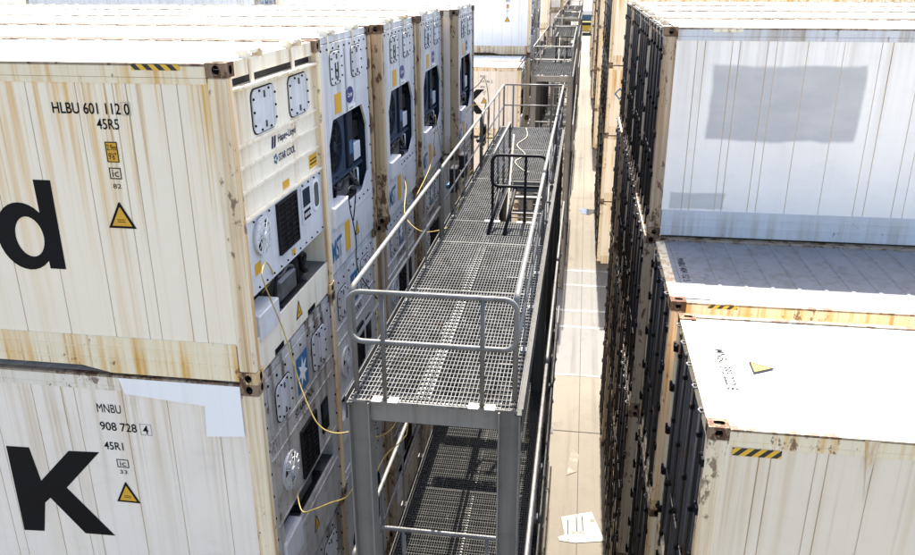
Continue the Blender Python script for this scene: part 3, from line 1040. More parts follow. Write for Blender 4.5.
def side_marks_d(p, code='HLBU 601 112 0', kind='45R5', word=True):
    side_text(code, -1.585, zz(-.432), .70, .095, p, bold=.015)

    part('code_box', 'd', lambda b: box_outline(b, -.955, -.872, zz(-.437), zz(-.327), .004, YS - .004, 0), 'grey_touch_up', p)
    part('code_box', 'd2', lambda b: box_outline(b, -1.155, -1.047, zz(-.985), zz(-.886), .008, YS, 0), 'ink', p)

    def fr(b):
        b.box(-1.155, -1.045, YS - .0015, YS, zz(-.838), zz(-.662), 1)
        box_outline(b, -1.155, -1.045, zz(-.838), zz(-.662), .008, YS - .002, 0)
    part('placard', 'd', fr, ['ink', 'sticker_yellow'], p)
    side_text(kind, -1.20, zz(-.558), .20, .09, p, bold=.01)
    side_text('2.9m', -1.142, zz(-.735), .085, .05, p, y=YS - .004)
    side_text("9'6\"", -1.135, zz(-.815), .07, .06, p, y=YS - .004)
    side_text('ic', -1.13, zz(-.965), .06, .06, p)
    side_text('82', -1.14, zz(-1.068), .075, .04, p)
    triangle_sign(p, -1.11, zz(-1.427), .26, .235, 'side')
    if word:
        big_d(p)
        side_text('Hapag-Lloy', -5.62, zz(-2.1), 3.16, 1.08, p, bold=.03)

    def stripe(b):
        b.box(-.812, -.393, -1.2195, -1.2185, zz(-.064), zz(-.018), 0)
    part('safety_stripe', 'd', stripe, 'safety_stripe', p)


def side_marks_k(p, a='MNBU', c='908 728', d='4', kind='45R1', word=True, kx=0.0):
    o = H_
    side_text(a, -1.685, zz(-3.325 + o), .25, .095, p)
    side_text(c, -1.685, zz(-3.525 + o), .385, .095, p, bold=.01)
    side_text(d, -1.235, zz(-3.53 + o), .055, .095, p, bold=.01)
    side_text(kind, -1.68, zz(-3.745 + o), .205, .09, p, bold=.01)

    part('code_box', 'k', lambda b: box_outline(b, -1.265, -1.145, zz(-3.545 + o), zz(-3.42 + o), .006, YS, 0), 'grey_touch_up', p)
    part('code_box', 'k2', lambda b: box_outline(b, -1.575, -1.45, zz(-3.945 + o), zz(-3.85 + o), .008, YS, 0), 'ink', p)
    side_text('ic', -1.545, zz(-3.928 + o), .065, .06, p)
    side_text('33', -1.56, zz(-4.02 + o), .08, .045, p)
    triangle_sign(p, -1.52, zz(-4.36 + o), .255, .24, 'side')
    if word:
        big_k(p).location.x = kx
        side_text('MAERS', -7.52, zz(-4.85 + o), 4.35, 1.04, p, bold=.03).location.x += kx


# ---- the container ------------------------------------------------------------
NUM = ['bottom tier', 'second tier', 'third tier', 'top tier']


def container(x, ymid, tier, colour, end, label, group, rot=0.0, near=True, variant=1, post=None, door='door_grey_shaded', cast='casting_rust', jit=0.0, ribs=True, roofm='roof_paint', sidem=None):
    r = bpy.data.objects.new('shipping_container', None)
    COL.objects.link(r)
    r.empty_display_size = .3
    r.location = (x, ymid, tier * H_ + 0.001)
    r.rotation_euler = (0, 0, rot + jit)
    tag(r, label, 'shipping container', group)
    pm, rm, qm = sidem or colour + '_panel', colour + '_rail', (post or colour) + '_post'
    sides = {}
    for sg in (-1, 1):
        sides[sg] = part('side_panel', ('s', sg, variant), side_sheet(sg, variant), [pm, 'seam_dirt'], r)
    part('roof', ('r', ribs), f_roof(ribs), roofm, r)
    if near:
        for sg in (-1, 1):
            part('top_rail', sg, f_top_rail(sg), [rm, 'rail_lip'], r)
            part('bottom_rail', (sg, end == 'door'), f_bottom_rail(sg, end != 'door'), rm, r)
            for e in (0, 1):
                part('corner_post', (sg, e), f_post(e, sg), qm, r)
        for e in (0, 1):
            for sg in (-1, 1):
                for z in (0, 1):
                    def cf(b, e=e, sg=sg, z=z):
                        f_casting(b)
                        out = []
                        for v in b.v:
                            vx, vy, vz = v
                            if e:
                                vx = -12.192 - vx
                            if sg > 0:
                                vy = -vy
                            if z:
                                vz = vz + H_ - .118
                            else:
                                vz = .118 - vz
                            out.append((vx, vy, vz))
                        b.v = out
                    part('corner_casting', (e, sg, z), cf, ['casting_rust' if z else cast, 'black'], r)
        part('underframe', 'u', f_under, 'dark_steel', r)
    else:
        part('frame', 'f', f_far_frame, [qm, cast], r)
    part('end_wall', 'e', f_back_end, pm, r)
    if end == 'ribbed':
        unit_ribbed(r)
    elif end == 'octagon':
        unit_octagon(r)
    elif end == 'bolted':
        unit_bolted(r)
    elif end == 'bolted_white':
        unit_bolted(r, 'unit_white')
    elif end == 'door':
        door_end(r, door, colour == 'cream')
    elif end == 'door_far':
        door_end_far(r, door)
    return r, sides


def lugs(root):
    """folded lashing lugs on the header above the unit"""
    for y in (-.55, .5):
        def fn(b, y=y):
            b.prism([(-.10, zz(-.02)), (-.02, zz(-.02)), (.0, zz(.03)), (-.03, zz(.055)), (-.12, zz(.05))], 1, y - .16, y - .13)
            b.prism([(-.10, zz(-.02)), (-.02, zz(-.02)), (.0, zz(.03)), (-.03, zz(.055)), (-.12, zz(.05))], 1, y + .13, y + .16)
            b.box(-.14, -.03, y - .129, y + .129, zz(.02), zz(.05))
            b.box(-.045, -.028, y - .10, y - .04, zz(-.24), zz(-.02))
        part('lashing_lug', y, fn, 'unit_cream', root)


# ------------------------------------------------------------------ ground
def sheet(name, x0, x1, y0, y1, z, mat, kind='structure', zb=None):
    b = MB()
    b.face([(x0, y0, z), (x1, y0, z), (x1, y1, z), (x0, y1, z)])
    o = link(name, b.mesh(name, mat))
    o['kind'] = kind
    return o


sheet('ground', -400, 400, -300, 900, 0.0, 'yard_concrete')
sheet('road', -60, 70, 17.3, 27.6, 0.004, 'lane_concrete')
for k, (yc, w) in enumerate(((27.25, .16), (25.5, .16), (22.75, .18), (21.2, .16), (17.35, .12))):
    sheet('road_marking', -58, 68, yc - w / 2, yc + w / 2, 0.008, 'worn_white_line')
for xc in (3.235,):
    sheet('pavement_joint', xc - .009, xc + .009, -40, 230, 0.010, 'joint_tar')
for yc in (-8.0, 1.5, 13.88, 39.6, 62.0, 90.0):
    sheet('pavement_joint', -40, 60, yc - .012, yc + .012, 0.012, 'joint_tar')
b = MB()
for pts in ([(2.86, 9.95), (3.58, 10.25), (3.78, 9.55), (3.90, 9.22), (3.20, 9.05), (2.84, 9.08), (2.80, 9.2), (2.96, 9.3)],
            [(2.95, 11.7), (3.2, 11.9), (3.25, 12.7), (3.05, 12.95), (2.98, 12.3)],
            ):
    b = MB()
    b.face([(p[0], p[1], 0.014) for p in pts])
    o = link('road_marking', b.mesh('road_marking', 'worn_white_paint' if pts[0][1] == 9.95 else 'worn_white_trace'))
    o['kind'] = 'structure'
for i, (xa, ya) in enumerate(((3.02, 9.3), (3.22, 9.45), (3.36, 9.5))):
    b = MB()
    b.prism([(xa, ya), (xa + .03, ya), (xa + .01, ya + .55), (xa - .02, ya + .55)], 2, 0.015, 0.018)
    o = link('pavement_scrape', b.mesh('pavement_scrape', 'joint_tar'))
    o['kind'] = 'structure'
b = MB()
pts = []
for i in range(28):
    a = 2 * math.pi * i / 28
    r = 1 + .22 * math.sin(3 * a + 1) + .12 * math.sin(7 * a)
    pts.append((3.55 + .55 * r * math.cos(a), 36.8 + .55 * r * math.sin(a), 0.013))
b.face(pts)
o = link('puddle', b.mesh('puddle', 'puddle_water'))
o['kind'] = 'structure'

# ------------------------------------------------------------------ left front block: five rows, four tiers, units facing the walkway
ROWW = ['front row', 'second row', 'third row', 'fourth row', 'rear row', 'sixth row']
L_ROWS = [(0.0, 0.0), (2.54, -.10), (5.12, .02), (7.64, .06), (10.22, .33)]
L_TOP = [('cream', 'cream', 'ribbed'), ('white', 'tan', 'octagon'), ('white', 'tan', 'octagon'), ('white', 'tan', 'octagon'), ('white', 'tan', 'octagon')]
LT_LABEL = ['top cream container with rust streaks, ribbed unit and giant letter d on its side',
            'white container behind the cream one with letter d, navy fan opening and H latch',
            'top left container third from the front, tan rusty corner post, blue oval on its unit',
            'top left container fourth from the front, narrow rust-brown post beside its unit',
            'top left container rearmost of five, set forward with pale tan side showing']
LM_LABEL = ['off-white container with giant letter K and white repaint patch, under the cream one',
            'third tier container just behind the letter K one, its unit beside the railing loop',
            'third tier left container, third row, unit behind the middle of the walkway railing',
            'third tier left container, fourth row, dim unit behind the upper walkway railing',
            'third tier left container, fifth row, behind the cable tangle on the railing']
rl = random.Random(3)
for ri, (ya, xe) in enumerate(L_ROWS):
    for t in (3, 2, 1, 0):
        if t == 3:
            c, p, e = L_TOP[ri]
            r, sd_ = container(xe, ya + HW, t, c, e, LT_LABEL[ri], 'containers stacked left of the walkway', variant=ri + 1, post=p,
                               cast='casting_rust' if ri else 'casting_cream')
            if ri == 0:
                side_marks_d(sd_[-1])
                lugs(r)
            else:
                lugs(r)
        elif t == 2:
            r, sd_ = container(xe + (.0 if ri == 0 else rl.uniform(-.06, .04)), ya + HW, t, 'white', ('bolted', 'bolted_white', 'bolted_white', 'bolted', 'bolted')[ri], LM_LABEL[ri],
                               'containers stacked left of the walkway', variant=ri + 11, post='cream' if ri < 2 else 'white')
            if ri == 0:
                side_marks_k(sd_[-1])

                def pt(b):
                    b.prism([(-1.40, zz(-.03)), (-.185, zz(-.03)), (-.185, zz(-.565)), (-.575, zz(-.60)), (-.555, zz(-.265)), (-1.36, zz(-.20))], 1, -1.2175, -1.2165)
                o = part('paint_patch', 'K', pt, 'white_touch_up', sd_[-1])
        else:
            w = ('second tier', 'bottom tier')[1 - t] if t else 'bottom tier'
            container(xe + rl.uniform(-.05, .04), ya + HW, t, 'white', 'bolted' if (ri + t) % 2 else 'octagon',
                      f'white container in the {NUM[t]} of the left stack, {ROWW[ri]} from the camera', 'containers stacked left of the walkway',
                      variant=ri + 21, post='white')

# ------------------------------------------------------------------ right front block: doors facing the aisle
R_ROWS = [(-.131, 4.02, 3), (2.648, 3.97, 3), (5.145, 3.866, 4), (7.85, 3.87, 4), (10.55, 3.88, 4), (13.28, 3.85, 4)]
R_TOPL = ['cream container nearest on the right with yellow triangle on its bright white roof',
          'tan container with half shaded ribbed roof, between the near right one and the tall stack',
          'white container with big grey repaint rectangle, top front of the tall right stack',
          'top container directly behind the one with grey repaint rectangle, shaded doors',
          'top container third from the front of the tall right stack, shaded doors',
          'top container rearmost of the tall right stack, pale blue door']
for ri, (ya, xe, nt) in enumerate(R_ROWS):
    for t in range(nt - 1, -1, -1):
        topmost = t == nt - 1
        c = ('cream', 'cream', 'grey', 'white', 'white', 'white')[ri] if topmost else rl.choice(('cream', 'white', 'cream'))
        lab = R_TOPL[ri] if topmost else f'rusty container with shaded doors, {NUM[t]} of the right stack, {ROWW[ri]} from the camera'
        dm = 'door_grey_shaded' if ri == 0 or (ri == 1 and topmost) else ('door_blue' if ri == 5 and topmost else 'door_dark_shaded')
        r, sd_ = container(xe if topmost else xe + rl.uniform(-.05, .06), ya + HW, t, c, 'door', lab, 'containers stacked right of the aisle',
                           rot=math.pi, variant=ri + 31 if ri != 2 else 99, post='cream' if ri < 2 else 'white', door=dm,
                           cast='casting_cream' if ri < 2 else 'casting_rust', ribs=not (topmost and ri == 0),
                           roofm='roof_dirty_shaded' if topmost and ri == 1 else 'roof_paint', sidem='overpainted_panel' if topmost and ri == 2 else ('cream_plain_panel' if topmost and ri < 2 else None))
        if topmost and ri == 0:
            f = sd_[1]

            def stripe(b):
                b.box(-.615, -.217, 1.2125, 1.2115, zz(-.26), zz(-.185), 0)
            part('safety_stripe', 'w', stripe, 'safety_stripe', f)
            part('rust_run', 'w', lambda b: b.prism([(-1.24, zz(-.02)), (-1.36, zz(-.02)), (-1.35, zz(-.12)), (-1.335, zz(-.35)), (-1.325, zz(-.62)), (-1.305, zz(-.40)), (-1.26, zz(-.12))], 1, 1.2192, 1.2182), 'rust_stain', sd_[1])
            rf = [o for o in r.children if o.name.startswith('roof')][0]
            # the code and the warning triangle lie on the roof and read from the door end
            t1 = link('lettering', text_mesh('MNBU 395 222 8', .86, .10, 'ink', .012), rf)
            t1.matrix_local = Matrix(((0, 0, -1, -.265), (1, 0, 0, -.36), (0, -1, 0, 2.8795), (0, 0, 0, 1)))

            def tr(b):
                b.prism([(-.56, -.125), (-.56, .14), (-.79, .005)], 2, 2.8805, 2.8815, 0)
                b.prism([(-.575, -.09), (-.575, .105), (-.745, .006)], 2, 2.882, 2.883, 1)
            part('warning_sign', 'roofw', tr, ['ink', 'sticker_faded_yellow'], rf)

            part('safety_stripe', 'roofw', lambda b: b.box(-.18, -.02, -.9, -.3, 2.8775, 2.8785), 'safety_stripe_faded', rf)
            part('safety_stripe', 'roofw2', lambda b: b.box(-.18, -.02, .45, 1.0, 2.8775, 2.8785), 'safety_stripe_faded', rf)
            part('header_plate', 'roofw', lambda b: b.box(-.179, -.005, -1.05, 1.05, 2.862, 2.877), 'cream_rail', r)
        if topmost and ri == 1:
            rf = [o for o in r.children if o.name.startswith('roof')][0]
            t1 = link('lettering', text_mesh('MNBU 404 152 5', .86, .085, 'ink', 0), rf)
            t1.matrix_local = Matrix(((0, 0, -1, -.225), (1, 0, 0, -.38), (0, -1, 0, 2.8795), (0, 0, 0, 1)))

            def stripe(b):
                b.box(-.75, -.42, 1.2195, 1.2185, zz(-.065), zz(-.022), 0)
            part('safety_stripe', 'v', stripe, 'safety_stripe', sd_[1])
            part('header_plate', 'roofw', lambda b: b.box(-.179, -.005, -1.05, 1.05, 2.862, 2.877), 'roof_dirty_shaded', r)  # plate coloured dark like the roof so the shade spans it
        if topmost and ri == 2:
            f = sd_[1]

            def stripe(b):
                b.box(-1.0, -.62, 1.2195, 1.2185, zz(-.065), zz(-.022), 0)
            part('safety_stripe', 'u', stripe, 'safety_stripe_faded', f)
        if topmost and ri >= 2:
            lugs(r)

# ------------------------------------------------------------------ blocks further back
far = []
# second block on the left
G_ROWS = [(27.1, .36, 3), (29.72, .22, 3), (32.4, .36, 4), (35.0, .3, 4), (37.6, .35, 4)]
for ri, (ya, xe, nt) in enumerate(G_ROWS):
    for t in range(nt):
        top = t == nt - 1
        if ri == 1 and not top:
            continue
        if ri == 3 and t < 2:
            continue
        if ri == 0 and top:
            lab = 'white container with black letter K and yellow triangle behind the railing, far left'
        elif ri == 2 and top:
            lab = 'grey-white container with yellow triangle, top front of the second left stack'
        else:
            lab = f'white container in the {NUM[t]} of the second left stack, {ROWW[ri]}'
        r, sd_ = container(xe, ya + HW, t, 'grey' if ri >= 2 else 'white', 'bolted_white' if (ri + t) % 2 else 'octagon', lab,
                           'containers of the second stack on the left', near=False, variant=ri + 41, post='cream')
        if ri == 0 and top:
            side_marks_k(sd_[-1], 'MNBU', '310 745', '2', kx=.24)
        if ri == 2 and top:
            side_marks_d(sd_[-1], 'HLBU 902 447 1', word=False)
for t in (3,):
    container(-12.75, 32.4 + HW, t, 'grey', 'bolted_white', 'grey container top tier at the far left edge beyond the white roofs', 'containers of the second stack on the left', near=False, variant=46)
# later blocks
for blk, (yb, xe, word) in enumerate(((51.3, .38, 'third'), (78.5, .42, 'fourth'), (106.0, .45, 'fifth'))):
    for ri in range(3):
        for t in ((3, 2, 1, 0) if ri == 0 else (3, 2)):
            container(xe - (.25 if ri else 0), yb + ri * 2.6 + HW, t, 'cream' if blk % 2 == 0 else 'white', 'bolted_white',
                      f'cream container, {NUM[t]} of the {word} left stack down the aisle, {ROWW[ri]}' if blk % 2 == 0 else
                      f'white container, {NUM[t]} of the {word} left stack down the aisle, {ROWW[ri]}',
                      f'containers of the {word} stack on the left', near=False, variant=50 + blk)
for blk, (yb, xe, word, rows) in enumerate(((28.32, 3.86, 'second', 5), (53.8, 3.80, 'third', 4), (79.5, 3.78, 'fourth', 3), (105.0, 3.76, 'fifth', 2), (131, 3.75, 'sixth', 1))):
    for ri in range(rows):
        for t in range(4):
            r, sd_ = container(xe + rl.uniform(-.03, .03), yb + ri * 2.65 + HW, t, 'cream', 'door_far',
                      f'cream container, {NUM[t]} of the {word} right stack down the aisle, {ROWW[ri]}',
                      f'containers of the {word} stack on the right', rot=math.pi, near=False, variant=60 + blk, door='door_dark_shaded')
            if blk == 0 and ri == 0 and t == 2:
                def dm(b):
                    b.prism([(-.78, 1.75), (-.52, 2.0), (-.30, 1.75), (-.52, 1.5)], 1, 1.2085, 1.2075, 0, [[(-.70, 1.75), (-.52, 1.92), (-.38, 1.75), (-.52, 1.58)]])
                part('emblem', 'dia', dm, 'logo_blue', sd_[1])


# ------------------------------------------------------------------ the walkway gantries
def ipost(b, x, y, z0, z1, w=.20, d=.20, t=.014):
    """H section: two flanges in planes of constant x and the web facing the camera"""
    b.box(x - w / 2, x - w / 2 + t, y - d / 2, y + d / 2, z0, z1)
    b.box(x + w / 2 - t, x + w / 2, y - d / 2, y + d / 2, z0, z1)
    b.box(x - w / 2 + t, x + w / 2 - t, y - .006, y + .006, z0, z1)


def rail_section(parent, x, ya, yb, zd, key, nposts, mat='galvanised_rail', hgt=1.05):
    def fn(b):
        b.tube([(x, ya, zd + .04), (x, ya, zd + hgt - .06), (x, ya + .02, zd + hgt - .015), (x, ya + .06, zd + hgt), (x, yb - .06, zd + hgt), (x, yb - .02, zd + hgt - .015), (x, yb, zd + hgt - .06), (x, yb, zd + .04)], .024, 8)
        b.tube([(x, ya, zd + .53), (x, yb, zd + .53)], .017, 8)
    o = part('railing', key, fn, mat, parent)
    for i in range(nposts):
        y = ya + (yb - ya) * (i + 1) / (nposts + 1)
        def pf(b, y=y):
            b.box(x - .008, x + .008, y - .025, y + .025, zd - .10, zd + hgt - .02, 0)
            b.box(x - .03, x + .03, y - .05, y + .05, zd - .02, zd + .012, 0)
        part('post', (key, i), pf, mat, o)
    return o


def end_loop(parent, xa, xb, y, zd, key, lo=.58, mat='galvanised_rail', legs=(.2, .8)):
    def fn(b):
        pts = rrect(xa, xb, zd + lo, zd + 1.05, .11, 5)
        b.tube([(p[0], y, p[1]) for p in pts], .024, 8, 0, True)
        w = xb - xa
        for k in legs:
            xx = xa + w * k
            b.cyl((xx, y + .002, zd + .012), (xx, y + .002, zd + 1.04), .021, 8)
            b.box(xx - .12, xx - .03, y - .05, y + .05, zd + .002, zd + .010, 1)
            b.box(xx + .03, xx + .12, y - .05, y + .05, zd + .002, zd + .010, 1)
    return part('guard_rail', key, fn, [mat, 'galvanised_pale'], parent)


def grating(b, x0, x1, y0, y1, z, pitch, cross, bw=.0045, dep=.028):
    n = max(1, int(round((x1 - x0) / pitch)))
    for i in range(n + 1):
        x = x0 + (x1 - x0) * i / n
        b.box(x - bw / 2, x + bw / 2, y0, y1, z - dep, z)
    k = max(1, int(round((y1 - y0) / cross)))
    for i in range(k + 1):
        y = y0 + (y1 - y0) * i / k
        e = .006 if i in (0, k) else bw / 2 + .001
        b.box(x0, x1, y - e, y + e, z - dep * .8, z + .002)


def gantry(y0, y1, xoff, label, levels, pitch, cross, hole=None, first=False):
    r = bpy.data.objects.new('walkway_gantry', None)
    COL.objects.link(r)
    r.location = (xoff + 1.66, (y0 + y1) / 2, 0)
    tag(r, label, 'steel walkway', 'walkway gantries in a line between the stacks')
    off = Vector(r.location)
    root = bpy.data.objects.new('walkway_gantry', None)
    bpy.data.objects.remove(root)

    def P(name, fn, mats):
        b = MB()
        fn(b)
        b.v = [tuple(Vector(v) - off) for v in b.v]
        return link(name, b.mesh(name, mats), r)
    X0, X1 = xoff + .95, xoff + 2.34
    nb = max(3, int(round((y1 - y0) / 2.82)))
    ys = [y0 + .1 + (y1 - y0 - .2) * i / nb for i in range(nb + 1)]
    if first:
        ys = [y0 + .1, 2.75, 4.62, 5.66, 8.5, 11.2, y1 - .1]
    top = levels[0]
    for y in (ys[:1] + ys[3:] if first else ys):
        for x in (xoff + .955, xoff + 2.335):
            P('column', lambda b, x=x, y=y: (ipost(b, x, y, .02, top - .036), b.box(x - .17, x + .17, y - .17, y + .17, .0, .019)), 'galvanised' if y == ys[0] else 'galvanised_shaded')
    uid = label
    for li, zd in enumerate(levels):
        for y in ys:                                   # cross beams between the columns
            P('cross_beam', lambda b, y=y: (b.box(xoff + 1.06, xoff + 2.23, y - .045, y - .035, zd - .23, zd - .034),
                                            b.box(xoff + 1.06, xoff + 2.23, y - .034, y + .09, zd - .046, zd - .034),
                                            b.box(xoff + 1.06, xoff + 2.23, y - .034, y + .09, zd - .23, zd - .218)), 'galvanised')
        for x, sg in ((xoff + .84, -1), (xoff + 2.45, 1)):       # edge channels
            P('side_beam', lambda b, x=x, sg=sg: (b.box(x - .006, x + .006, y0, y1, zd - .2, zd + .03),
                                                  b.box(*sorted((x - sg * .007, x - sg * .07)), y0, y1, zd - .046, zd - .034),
                                                  b.box(*sorted((x - sg * .007, x - sg * .16)), y0 + .2, y1, zd - .2, zd - .188)), 'galvanised_shaded')
        spans = [(y0 + .15, hole[2] - .05), (hole[3] + .05, y1 - .1)] if hole and li == 0 else [(y0 + .15, y1 - .1)]
        for q in ((1.515, 1.575) if li == 0 else (1.66,)):
            for ya_, yb_ in spans:
                P('stringer', lambda b: b.box(xoff + q - .02, xoff + q + .02, ya_, yb_, zd - .09, zd - .034), 'galvanised_pale')
        # grating panels, one for each bay between beams
        edges = [y0 + .0] + ys[1:-1] + [y1]
        cuts = sorted(set(edges + ([hole[2], hole[3]] if hole and li == 0 else [])))
        if hole and li == 0:
            cuts = [c for c in cuts if c in hole[2:] or min(abs(c - hole[2]), abs(c - hole[3])) > .4]
        for a, c in zip(cuts[:-1], cuts[1:]):
            if hole and li == 0 and a >= hole[2] - .2 and c <= hole[3] + .2:
                P('grating_panel', lambda b: grating(b, X0 - .08, hole[0], a + .012, c - .012, zd, pitch, cross), 'galvanised_bar')
            else:
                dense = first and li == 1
                P('grating_panel', lambda b: grating(b, X0 - .08, X1 + .06, a + .012, c - .012, zd, .030 if dense else pitch, .05 if dense else cross, .0065 if dense else .0045), 'galvanised_dense' if dense else 'galvanised_bar')
        nsec = max(2, int(round((y1 - y0) / 4.7)))
        for side, x in (('l', xoff + (.92 if li == 0 else .79)), ('r', xoff + (2.37 if li == 0 else 2.51))):
            for k in range(nsec):
                a = y0 + .12 + (y1 - y0 - .14) * k / nsec + (.0 if k == 0 else .08)
                c = y0 + .12 + (y1 - y0 - .14) * (k + 1) / nsec - .08
                o = rail_section(r, x, a, c, zd, (uid, li, side, k), 3 if nsec < 4 else 2)
                for q in [o] + list(o.children):
                    q.data.transform(Matrix.Translation(-off))
        o = end_loop(r, xoff + .91, xoff + 2.38, y0 + (.03 if li == 0 else .58), zd, (uid, li, 'n'))
        o.data.transform(Matrix.Translation(-off))
        # far end: straight rails
        P('guard_rail', lambda b: (b.cyl((xoff + .94, y1 - .05, zd + 1.05), (xoff + 2.35, y1 - .05, zd + 1.05), .022, 8),
                                   b.cyl((xoff + .94, y1 - .05, zd + .55), (xoff + 2.35, y1 - .05, zd + .55), .018, 8),
                                   [b.box(xoff + q - .02, xoff + q + .02, y1 - .058, y1 - .042, zd - .03, zd + 1.04) for q in (1.15, 2.1)]), 'galvanised_rail')
        # boxes with sockets for the refrigeration plugs, hung on the inside of the container-side rail
        for k in range(nb):
            ym = ys[k] + 1.9
            if first and (k < 2 or li > 0):
                continue
            P('socket_box', lambda b: (b.box(xoff + .76, xoff + .88, ym - .14, ym + .14, zd + .25, zd + .66, 0, .015),
                                       b.cyl((xoff + .70, ym - .06, zd + .33), (xoff + .76, ym - .06, zd + .36), .04, 10, 1),
                                       b.cyl((xoff + .70, ym + .07, zd + .33), (xoff + .76, ym + .07, zd + .36), .04, 10, 1)), ['dark_steel', 'truck_blue'])
    if hole:
        hx0, hx1, hy0, hy1 = hole
        zd = top
        o = end_loop(r, hx0 - .07, xoff + 2.36, hy0, zd, (uid, 'hole'), .57, 'dark_steel', (.02, .62))
        o.data.transform(Matrix.Translation(-off))
        P('guard_rail', lambda b: (b.tube([(hx0 - .06, hy0 + .05, zd + 1.03), (hx0 - .06, hy1 + .2, zd + 1.03), (hx0 - .06, hy1 + .2, zd)], .022, 8),
                                   b.cyl((hx0 - .06, hy0 + .05, zd + .55), (hx0 - .06, hy1 + .2, zd + .55), .017, 8),
                                   [b.cyl((hx0 - .06, hy0 + (hy1 - hy0) * q, zd - .05), (hx0 - .06, hy0 + (hy1 - hy0) * q, zd + 1.02), .02, 8) for q in (.3, .65)]), 'galvanised_rail')
        for xx in (hx0 + .06, hx0 + .30):
            P('brace', lambda b, xx=xx: b.cyl((xx, hy0 + .03, zd + .57), (xx - .10, hy0 - .68, zd + .01), .028, 8), 'dark_steel')
        zl = levels[1]

        def stair(b):
            n = 12
            run = hy1 - hy0 - .25
            for i in range(n):
                t = i / n
                y = hy1 - .05 - run * t
                z = zd - .02 - (zd - zl) * (t + 1 / n)
                b.box(hx0 + .06, hx1 - .04, y - .22, y, z - .03, z, 0)
            for x in (hx0 + .03, hx1 - .03):
                b.prism([(hy1, zd - .02), (hy1, zd - .24), (hy1 - run - .1, zl + .01), (hy1 - run - .1, zl + .22)], 0, x - .008, x + .008, 0)
                b.tube([(x, hy1 - .02, zd + .85), (x, hy1 - run, zl + .9), (x, hy1 - run, zl)], .02, 8, 0)
        P('stair', stair, 'galvanised')
    return r


Z1, Z2, Z3 = GZ - 2.95, GZ - 5.85, GZ - 8.75
gantry(-.03, 13.95, 0.0, 'nearest steel walkway with mesh deck, tube railings and a guarded stair opening', [Z1, Z2, Z3], .036, .09,
       hole=(1.60, 2.36, 5.7, 8.45), first=True)
gantry(24.95, 37.0, .03, 'second steel walkway beyond the cross aisle, its front edge above the nearest deck end', [Z1, Z2, Z3], .08, .2, hole=(1.66, 2.36, 30.2, 32.8))
gantry(45.5, 57.0, .03, 'third steel walkway, small, in line behind the second one', [Z1, Z2], .14, .4)
gantry(66.0, 78.0, .03, 'fourth steel walkway, tiny tangle of railings near the top edge of the photo', [Z1, Z2], .2, .6)


gantry(86.0, 97.0, .03, 'fifth steel walkway, barely visible tip of railings at the top edge', [Z1], .3, .8)


# ------------------------------------------------------------------ cables
def cable(pts, r, mat, label, name='power_cable'):
    b = MB()
    b.tube(smooth(pts), r, 7)
    o = link(name, b.mesh(name, mat))
    return tag(o, label, 'cable', 'power cables from the units to the walkway')


cable([(-0.2, 0.75, 9.3), (-0.06, 0.72, 9.50), (-0.01, 0.473, 9.733), (0.03, 0.26, 9.70), (0.05, 0.275, 9.555), (0.1, 0.337, 9.292), (0.15, 0.383, 9.038), (0.25, 0.349, 8.636), (0.35, 0.251, 8.448),
       (0.5, 0.143, 8.239), (0.65, 0.18, 8.131), (0.82, 0.30, 8.10)], .0065, 'cable_yellow', 'long yellow cable hanging out of the ribbed unit and down past the blue star')
cable([(-0.02, 0.75, 7.0), (0.1, 0.555, 6.89), (0.3, 0.415, 7.042), (0.5, 0.323, 7.206), (0.7, 0.208, 7.372), (0.84, 0.02, 7.62)], .0065, 'cable_yellow',
      'yellow cable rising from the lower unit to the near left walkway column')
cable([(0.84, 0.40, 7.95), (0.9, 0.582, 7.849), (0.95, 0.914, 7.697), (1.0, 1.166, 7.672), (1.0, 1.328, 7.778), (1.0, 1.5, 8.3)], .0065, 'cable_yellow', 'short yellow cable loop just behind the near left column, upper one')
cable([(0.86, 0.1, 6.9), (0.9, 0.223, 7.119), (0.9, 0.584, 7.344), (0.95, 0.92, 7.433), (1.0, 1.471, 7.28), (1.0, 1.799, 7.3), (1.0, 2.0, 8.2)], .0065, 'cable_yellow', 'yellow cable drooping below the deck beside the near left column')
cable([(0.02, 3.3, 9.30), (0.08, 3.25, 9.72), (0.1, 2.9, 9.823), (0.12, 2.84, 9.598), (0.15, 2.836, 9.424), (0.15, 2.926, 9.164), (0.2, 2.8, 8.8), (0.4, 2.9, 8.4)], .008, 'cable_black', 'black cable hooked out of the first navy fan opening')
cable([(0.1, 6.9, 8.676), (0.12, 8.2, 8.954), (0.14, 8.6, 9.6), (0.12, 8.75, 9.7), (0.16, 9.3, 8.8), (0.3, 9.6, 8.2), (0.7, 9.7, 8.5)], .0065, 'cable_yellow', 'yellow cable in an upturned V below the fourth unit')
cable([(0.0, 6.3, 9.2), (0.12, 6.0, 9.05), (0.3, 5.068, 8.871), (0.6, 4.704, 8.75), (0.85, 4.952, 8.697), (0.9, 5.766, 8.57), (0.92, 6.488, 8.75), (0.9, 6.7, 9.2)], .0065, 'cable_yellow', 'thin yellow cable slung under the middle of the left railing')
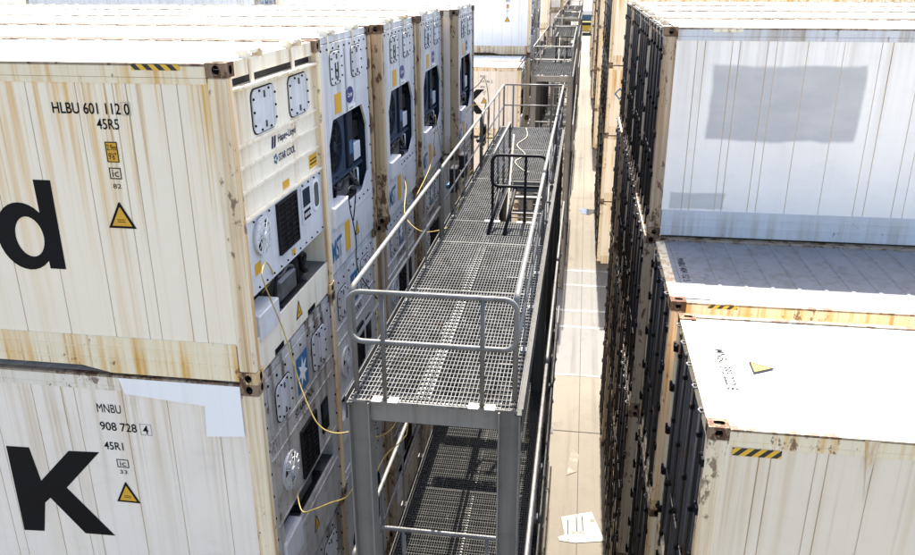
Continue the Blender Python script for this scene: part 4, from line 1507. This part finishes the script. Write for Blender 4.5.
cable([(0.1, 12.2, 9.6), (0.5, 11.9, 9.9), (0.75, 11.2, 10.15), (0.9, 10.7, 9.75), (0.95, 10.3, 9.3), (0.88, 9.9, 9.0), (0.93, 9.6, 9.5), (0.9, 10.2, 9.85), (0.8, 11.0, 9.5)], .008, 'cable_black', 'black cable tangle looped over the left railing near the rear unit')
cable([(0.1, 11.4, 9.2), (0.5, 11.0, 9.6), (0.88, 10.4, 9.6), (0.95, 10.0, 9.2), (0.9, 9.5, 8.9), (0.9, 9.2, 9.3), (0.86, 9.6, 9.45)], .0065, 'cable_yellow', 'yellow cable bundled with the black tangle on the left railing')
cable([(1.5, 13.7, 8.66), (1.6, 12.6, 8.66), (1.45, 11.6, 8.66), (1.7, 10.6, 8.66), (1.55, 9.9, 8.66), (1.75, 9.2, 8.66), (1.9, 9.0, 8.66)], .007, 'cable_pale',
      'loose pale cable lying on the deck behind the stair opening')


# ------------------------------------------------------------------ far vehicle at the end of the aisle
def truck():
    r = bpy.data.objects.new('terminal_tractor', None)
    COL.objects.link(r)
    r.location = (3.0, 172.0, 0)
    tag(r, 'tiny yellow truck carrying a blue box at the far end of the aisle', 'truck')
    part('chassis', 1, lambda b: b.box(-1.15, 1.15, 0, 9.0, .7, 1.15, 0, .04), 'dark_steel', r)
    part('cab', 1, lambda b: (b.box(-1.2, 1.2, -.2, 1.9, .8, 2.0, 0, .08), b.box(-1.1, 1.1, -.1, 1.8, 2.001, 2.75, 0, .12)), 'truck_yellow', r)
    part('windscreen', 1, lambda b: b.box(-.95, .95, -.13, -.11, 2.05, 2.6), 'window_glass', r)
    part('cargo_box', 1, lambda b: b.box(-1.22, 1.22, 2.2, 8.9, 1.16, 4.0, 0, .05), 'truck_blue', r)
    part('roof_cover', 1, lambda b: b.box(-1.2, 1.2, 2.25, 8.85, 4.001, 4.9, 0, .05), 'sticker_white', r)
    for sx in (-1, 1):
        for y in (.8, 6.0, 7.2):
            part('wheel', (sx, y), lambda b: b.cyl((sx * 1.2, y, .52), (sx * .85, y, .52), .52, 18), 'rubber', r)
        part('headlight', sx, lambda b: b.box(sx * .8 - .15, sx * .8 + .15, -.225, -.2, 1.1, 1.3), 'sticker_white', r)


truck()
bpy.context.view_layer.update()
